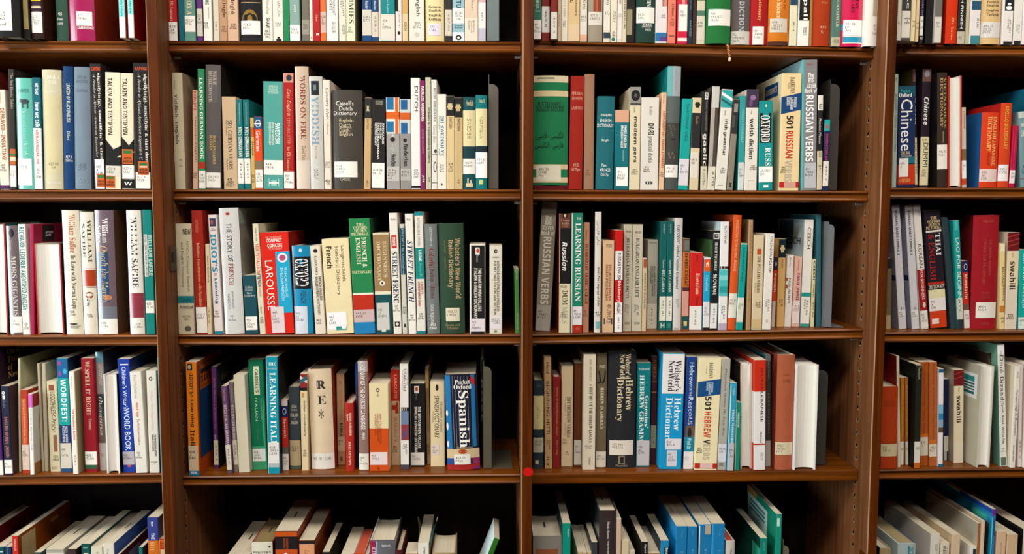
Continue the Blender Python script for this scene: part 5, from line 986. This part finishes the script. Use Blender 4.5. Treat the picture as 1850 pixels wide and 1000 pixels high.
300 334 795 D120|P 2f6a60|thin greenish book against magenta spine, bottom shelf|
350 584 655 D130|M 68686c cl=d0ccd4|grey magenta jacketed hardcover, white title THOMAS|f655-1100 0-26 8a1c40 ; f655-1100 24-30 8ab0bc ; h686-706 46-80 e0e0e0 T THOMAS ; d715-800 8-22 d8a8b8 b EIN
592 650 740 D120|H 4a1418|narrow book with dark red top edge, tan page tops|
680 792 770 D60|P b8a078|small tan book before curled white paperback|
798 898 672 D160|P ded8cc cr=b8a878|white curled paperback titled linguas|d708-800 46-70 3a3632 b Linguas
925 1142 772 D110|H a08c68|tan topped hardcover with dark boards|
1505 1560 640 n a21 D110|P 2a661a cl=cfe0e0|leaning green book with ruffled pages near middle upright|
@R4C 930 840 .17838 0
188 482 730 D130|M 8d887e cl=d8d8d8 mk=1|wide grey jacketed hardcover by middle upright, bottom shelf|f848-1200 8-86 9a5a38
485 566 590 D200|P 119a84 cl=0f6a70|tall turquoise book, bottom shelf|d642-722 62-80 d8ece4 b Persian
640 688 880 D150|P c8b288|tan book with pale page tops, left of three alike|
689 733 886 D150|P c8b288|tan book with pale page tops, middle of three alike|
734 778 880 D150|P c8b288|tan book with pale page tops, right of three alike|
780 838 782 D110|P 3b3d42|dark grey blue book with beige page tops, bottom shelf|
858 1032 468 D165|M 372c2d cl=4a5a60 mk=1|tall dark brown corpus inscriptionum book|d568-742 46-60 d8d0c8 T Moshe Sharon ; d765-940 46-60 d8d0c8 T Corpus Inscriptionum
1034 1080 545 D150|P ceae98|pinkish tan narrow book against dark brown book|
1084 1158 765 D130|P cfbe9b|cream book with bent pages, bottom shelf|
1160 1218 870 D130|P c8bea8|pale grey book right of cream bent book|
1286 1350 778 D150|P 1b1818|black signed language book, bottom shelf|d800-960 40-72 d8d4cc b Signed Lang
1352 1474 895 D150|P a0783c|tan brown book behind blue and black ones|
1480 1562 765 D150|P 1f84b0 cl=1c3448|blue book with black letter box, bottom shelf|f828-1000 44-100 1b2024 ; d835-900 52-90 d8e0e0 b Easy
1640 1748 620 D190|P 1c74a8 cl=1a8ccc mk=1|blue spined book, leftmost of four in a series|d660-730 44-58 6aa8cc s Turkey ; d865-960 44-62 6aa8cc T Türk
1752 1852 622 D190|P 1c74a8|blue spined book, second of four in a series|d642-712 46-60 6aa8cc s Turkey ; d845-960 46-62 6aa8cc T Türk
@R4C 1240 840 .19459 0
120 234 552 D170|P 1c74a8|blue spined book with torn spine top, third of four|f552-640 48-100 b0a090 ; f560-1000 0-8 dce0e0 ; d770-880 48-62 6aa8cc T Türk
238 360 545 D170|P 1c78ae|blue spined book, rightmost of four in a series|f545-1000 0-14 2a98d4 ; d588-655 54-68 6aa8cc s Turkey ; d778-880 54-68 6aa8cc T Türk
370 452 705 D120|H c2bab0 pg=b8482a|pale grey book with reddish page tops, bottom shelf|d770-860 46-70 5a544c b The K
690 754 680 D170|P 0f7c6c cl=0b3a30|green book with dark cover side, white page tops|d715-790 40-66 7ab8a8 s Japanese Step ; L780-1000 0-30 2a9a80
838 890 455 D190|P 17866e cl=0f7c62|tall green book with white panel on its side|f490-565 12-60 b8dcd0 ; L455-560 66-100 a8803c ; L520-1000 28-96 c4dcd8 ; L560-580 36-90 2a8a7a ; L600-620 36-90 2a8a7a ; L640-660 36-90 2a8a7a
@R4D 1540 840 .16756 0
300 420 900 D160|H a8916a cl=16243c|tan topped book with navy cover by right upright|
500 692 850 D160|H a9b8ba cl=c4d8d8 cr=1c4466 pg=a8956c|silver hardcover with navy rim, bottom shelf far bay|f870-1300 52-62 3a8a90 ; d885-960 58-86 2a8088 b DICT
848 948 742 D200|P d9d2c4 cl=cfcabc|white book with pale side, left of titled cream book|d850-950 50-80 5a564e s Donald T/Native
955 1050 838 D190|P d8ccb4|short cream book with bold title letters IND|d870-960 28-56 3a342c b INDO ; d880-950 66-80 6a645c s of the
1074 1168 748 D200|P d0b898|cream book with rounded spine and grey page tops|
1275 1344 872 D150|P dcd6cc cl=e0dcd4|white book with dark patch on spine, bottom shelf|f900-970 40-90 2a3a34
1322 1346 628 D205 s12|P 96582a cl=b8b09e|slim brown spine with cream cover side, bottom shelf|
1350 1384 602 D205 s8|P d0b89c|slim cream spine left of rainbow cover|
1514 1554 474 D215|P 3a6aa0 cl=2a9ac8|tall book with rainbow coloured cover, bottom shelf|f474-540 0-100 6a2a8a ; d585-760 40-80 1c1a24 b LANGUAGES ; L474-520 0-55 2a50b0 ; L520-545 0-70 1a8ab8 ; L474-500 55-78 c8c8a0 ; L474-500 78-100 a02018 ; L640-1100 4-96 3a3634 ; L570-630 8-34 4ac0b0 ; f560-1000 0-14 3ac8d0
1560 1662 718 D170|P d0ae8c|rosy tan book, left of two right of rainbow cover|d830-960 44-58 8a6a50 s Atlas of Lang
1672 1788 748 D190|P cbab88|rosy tan book, right of two right of rainbow cover|
1850 1990 690 D215|P c8bca8 cl=141214|black sided book with cream page tops cut by frame|
"""
prepare_lettering(BOOKS)
build_books(BOOKS)  # the dark brown top-shelf filler stands for a shaded gap between books

# ---------------------------------------------------------------- bookends, cord, sticker, lying book
def bookend(xpl, xpr, ytop, yedge, s, bay, row, color, plate, label, depth=.13):
    """steel bookend: upright plate, a flange turned to the front, a base plate"""
    m = mat(color, 's')
    a = at(xpl, ytop, s); b = at(xpr, ytop, s)
    if bay + str(row) != 'B0' and row < 4: a.x = max(a.x, RIGHT[bay, row] + .0008)
    b.x = max(b.x, a.x + .012)
    z = max(SHZ[bay, row](a.x), SHZ[bay, row](a.x + plate)) + .0004
    r = empty('bookend', (a.x, s, z), label, 'bookend', 'steel bookends on the shelves')
    H, W = a.z - z, b.x - a.x
    F = MB(); R = min(.014, W * .8)
    pts = [(0, .0012), (W, .0012), (W, H - R)] + [(W - R + R * math.cos(t * math.pi / 12), H - R + R * math.sin(t * math.pi / 12)) for t in range(1, 7)] + [(0, H)]
    n = len(pts)
    F.add([(x, y, zz) for y in (0, .0012) for x, zz in pts], [tuple(range(n)), tuple(range(2 * n - 1, n - 1, -1))] + [(k, (k + 1) % n, n + (k + 1) % n, n + k) for k in range(n)], m)
    F.build('front_flange', r)
    he = (at(xpl, yedge, s).z - z)
    V = MB(); V.box(.0, .0012, .0014, depth, .0012, he, m); V.build('upright_plate', r)
    B = MB(); B.box(0, plate, .004, depth, 0, .001, m); B.build('base_plate', r)
bookend(882.6, 900.5, 151.5, 134, .02, 'B', 1, '5c574c', .02, 'grey bookend by the norwegian book on second shelf')
bookend(879.5, 901.5, -110, -118, .004, 'B', 0, '66706f', .02, 'grey bookend with cut top on the top shelf')
bookend(871, 888, 661, 652, .03, 'B', 3, '5c5644', .06, 'grey bookend beside the fat spanish dictionary')
bookend(1499.5, 1518, 151, 143, .012, 'C', 1, '3a3430', .02, 'dark bookend after the moroccan arabic booklet')
bookend(1484.5, 1500, 405, 400, .012, 'C', 2, '77797c', .04, 'pale grey bookend by the czech books')
bookend(1478, 1496.5, 668, 664, .03, 'C', 3, '3c3a34', .03, 'dark bookend next to the white page edges')
bookend(1415, 1425.5, 985, 975, .02, 'C', 4, '77705c', .03, 'tan grey bookend beside tall green book on bottom shelf')

def curled_cover():
    """the flared covers of the curled white paperback on the bottom shelf"""
    b = next(o for o in bpy.data.objects if o.get('label', '').startswith('white curled paperback'))
    c = next(o for o in b.children if o.name.startswith('cover'))
    xs = [v.co.x for v in c.data.vertices]; zs = [v.co.z for v in c.data.vertices]
    W, H = max(xs), max(zs)
    for side, x0, col in ((-1, -.0006, 'b8ac84'), (1, W + .0006, 'c8c4b0')):
        m = MB(); N, K = 14, 4
        vs = []
        for i in range(N + 1):
            u = i / N
            for k in range(K + 1):
                z = H - .019 + (.019 - .002 * u) * k / K + .010 * u * u * math.sin(u * 2)
                vs.append((x0 + side * (.019 * u ** 2.2 - .010 * u ** 7) * (.45 + .55 * k / K), .012 + .135 * u - .02 * u ** 5, z))
        q = [(i * (K + 1) + k, (i + 1) * (K + 1) + k, (i + 1) * (K + 1) + k + 1, i * (K + 1) + k + 1) for i in range(N) for k in range(K)]
        m.add(vs, q, mat(col, 'p'))
        m.add([(x + side * .0005, y, z) for x, y, z in vs], q, mat('2f7a94' if side > 0 else col, 'p'))
        m.build('curled_cover_flap', b, True)
curled_cover()

# dark red book lying under the green dictionary
def flat_book():
    a, b = at(965.5, 340, .005), at(1027, 340, .005)
    z = SHZ['C', 1]((a.x + b.x) / 2) + .0003
    zt = at(996, 333.6, .005).z - .0006
    r = empty('hardcover_book', (a.x, .007, z), 'thin dark red book lying flat beneath the green persian dictionary', 'book')
    W, H = b.x - a.x, max(zt - z, .004)
    c = MB(); m = mat('5a0f18', 'c')
    c.box(0, W, 0, .145, 0, .0018, m); c.box(0, W, 0, .145, H - .0018, H, m); c.box(0, W, 0, .0018, .0018, H - .0018, m)
    c.build('cover', r)
    p = MB(); p.box(.002, W - .002, .002, .142, .002, H - .002, mat(PAGE, 'g')); p.build('page_block', r)
flat_book()

def cord():
    p0 = at(1313.5, 79, -.003); p1 = at(1317, 112, -.003)
    r = empty('bookmark_cord', p0, 'twisted cream and orange bookmark cord hanging over the top shelf edge', 'cord')
    L = p0.z - p1.z
    for k, col in enumerate(('d8a878', 'b06a3a')):
        t = MB(); N, S = 40, 6
        vs = []
        for i in range(N + 1):
            u = i / N
            rad = .0014 * (1 - .2 * u)
            cx = (p1.x - p0.x) * u + .0013 * math.cos(u * 22 + k * math.pi)
            cy = -.004 + .0013 * math.sin(u * 22 + k * math.pi) + (.012 * max(0, 1 - u * 9))
            for s_ in range(S):
                a = s_ * 2 * math.pi / S
                vs.append((cx + rad * math.cos(a), cy + rad * math.sin(a), -L * .78 * u))
        t.add(vs, [(i * S + s_, i * S + (s_ + 1) % S, (i + 1) * S + (s_ + 1) % S, (i + 1) * S + s_) for i in range(N) for s_ in range(S)], mat(col, 'c'))
        t.build('twisted_strand', r, True)
    t = MB(); S = 10
    prof = [(0, -.76), (.0018, -.78), (.0026, -.84), (.003, -.92), (.0022, -.98), (0, -1.0)]
    vs = [((p1.x - p0.x) + rr * math.cos(s_ * 2 * math.pi / S), -.004 + rr * math.sin(s_ * 2 * math.pi / S), zz * L) for rr, zz in prof for s_ in range(S)]
    t.add(vs, [(i * S + s_, i * S + (s_ + 1) % S, (i + 1) * S + (s_ + 1) % S, (i + 1) * S + s_) for i in range(5) for s_ in range(S)], mat('e0cdb0', 'c'))
    t.build('tassel_end', r, True)
cord()

def dot():
    c = at(954, 852, UF - .0004)
    d = MB(); rx, rz = .0098, .0088
    vs = [(rx * math.cos(t * math.pi / 14), y, rz * math.sin(t * math.pi / 14)) for y in (0, .0003) for t in range(28)]
    d.add(vs, [tuple(range(28)), tuple(range(55, 27, -1))] + [(t, (t + 1) % 28, 28 + (t + 1) % 28, 28 + t) for t in range(28)], mat('c01410', 'p'))
    o = d.build('round_sticker'); o.location = c
    tag(o, 'round red sticker on the middle upright', 'sticker')
dot()
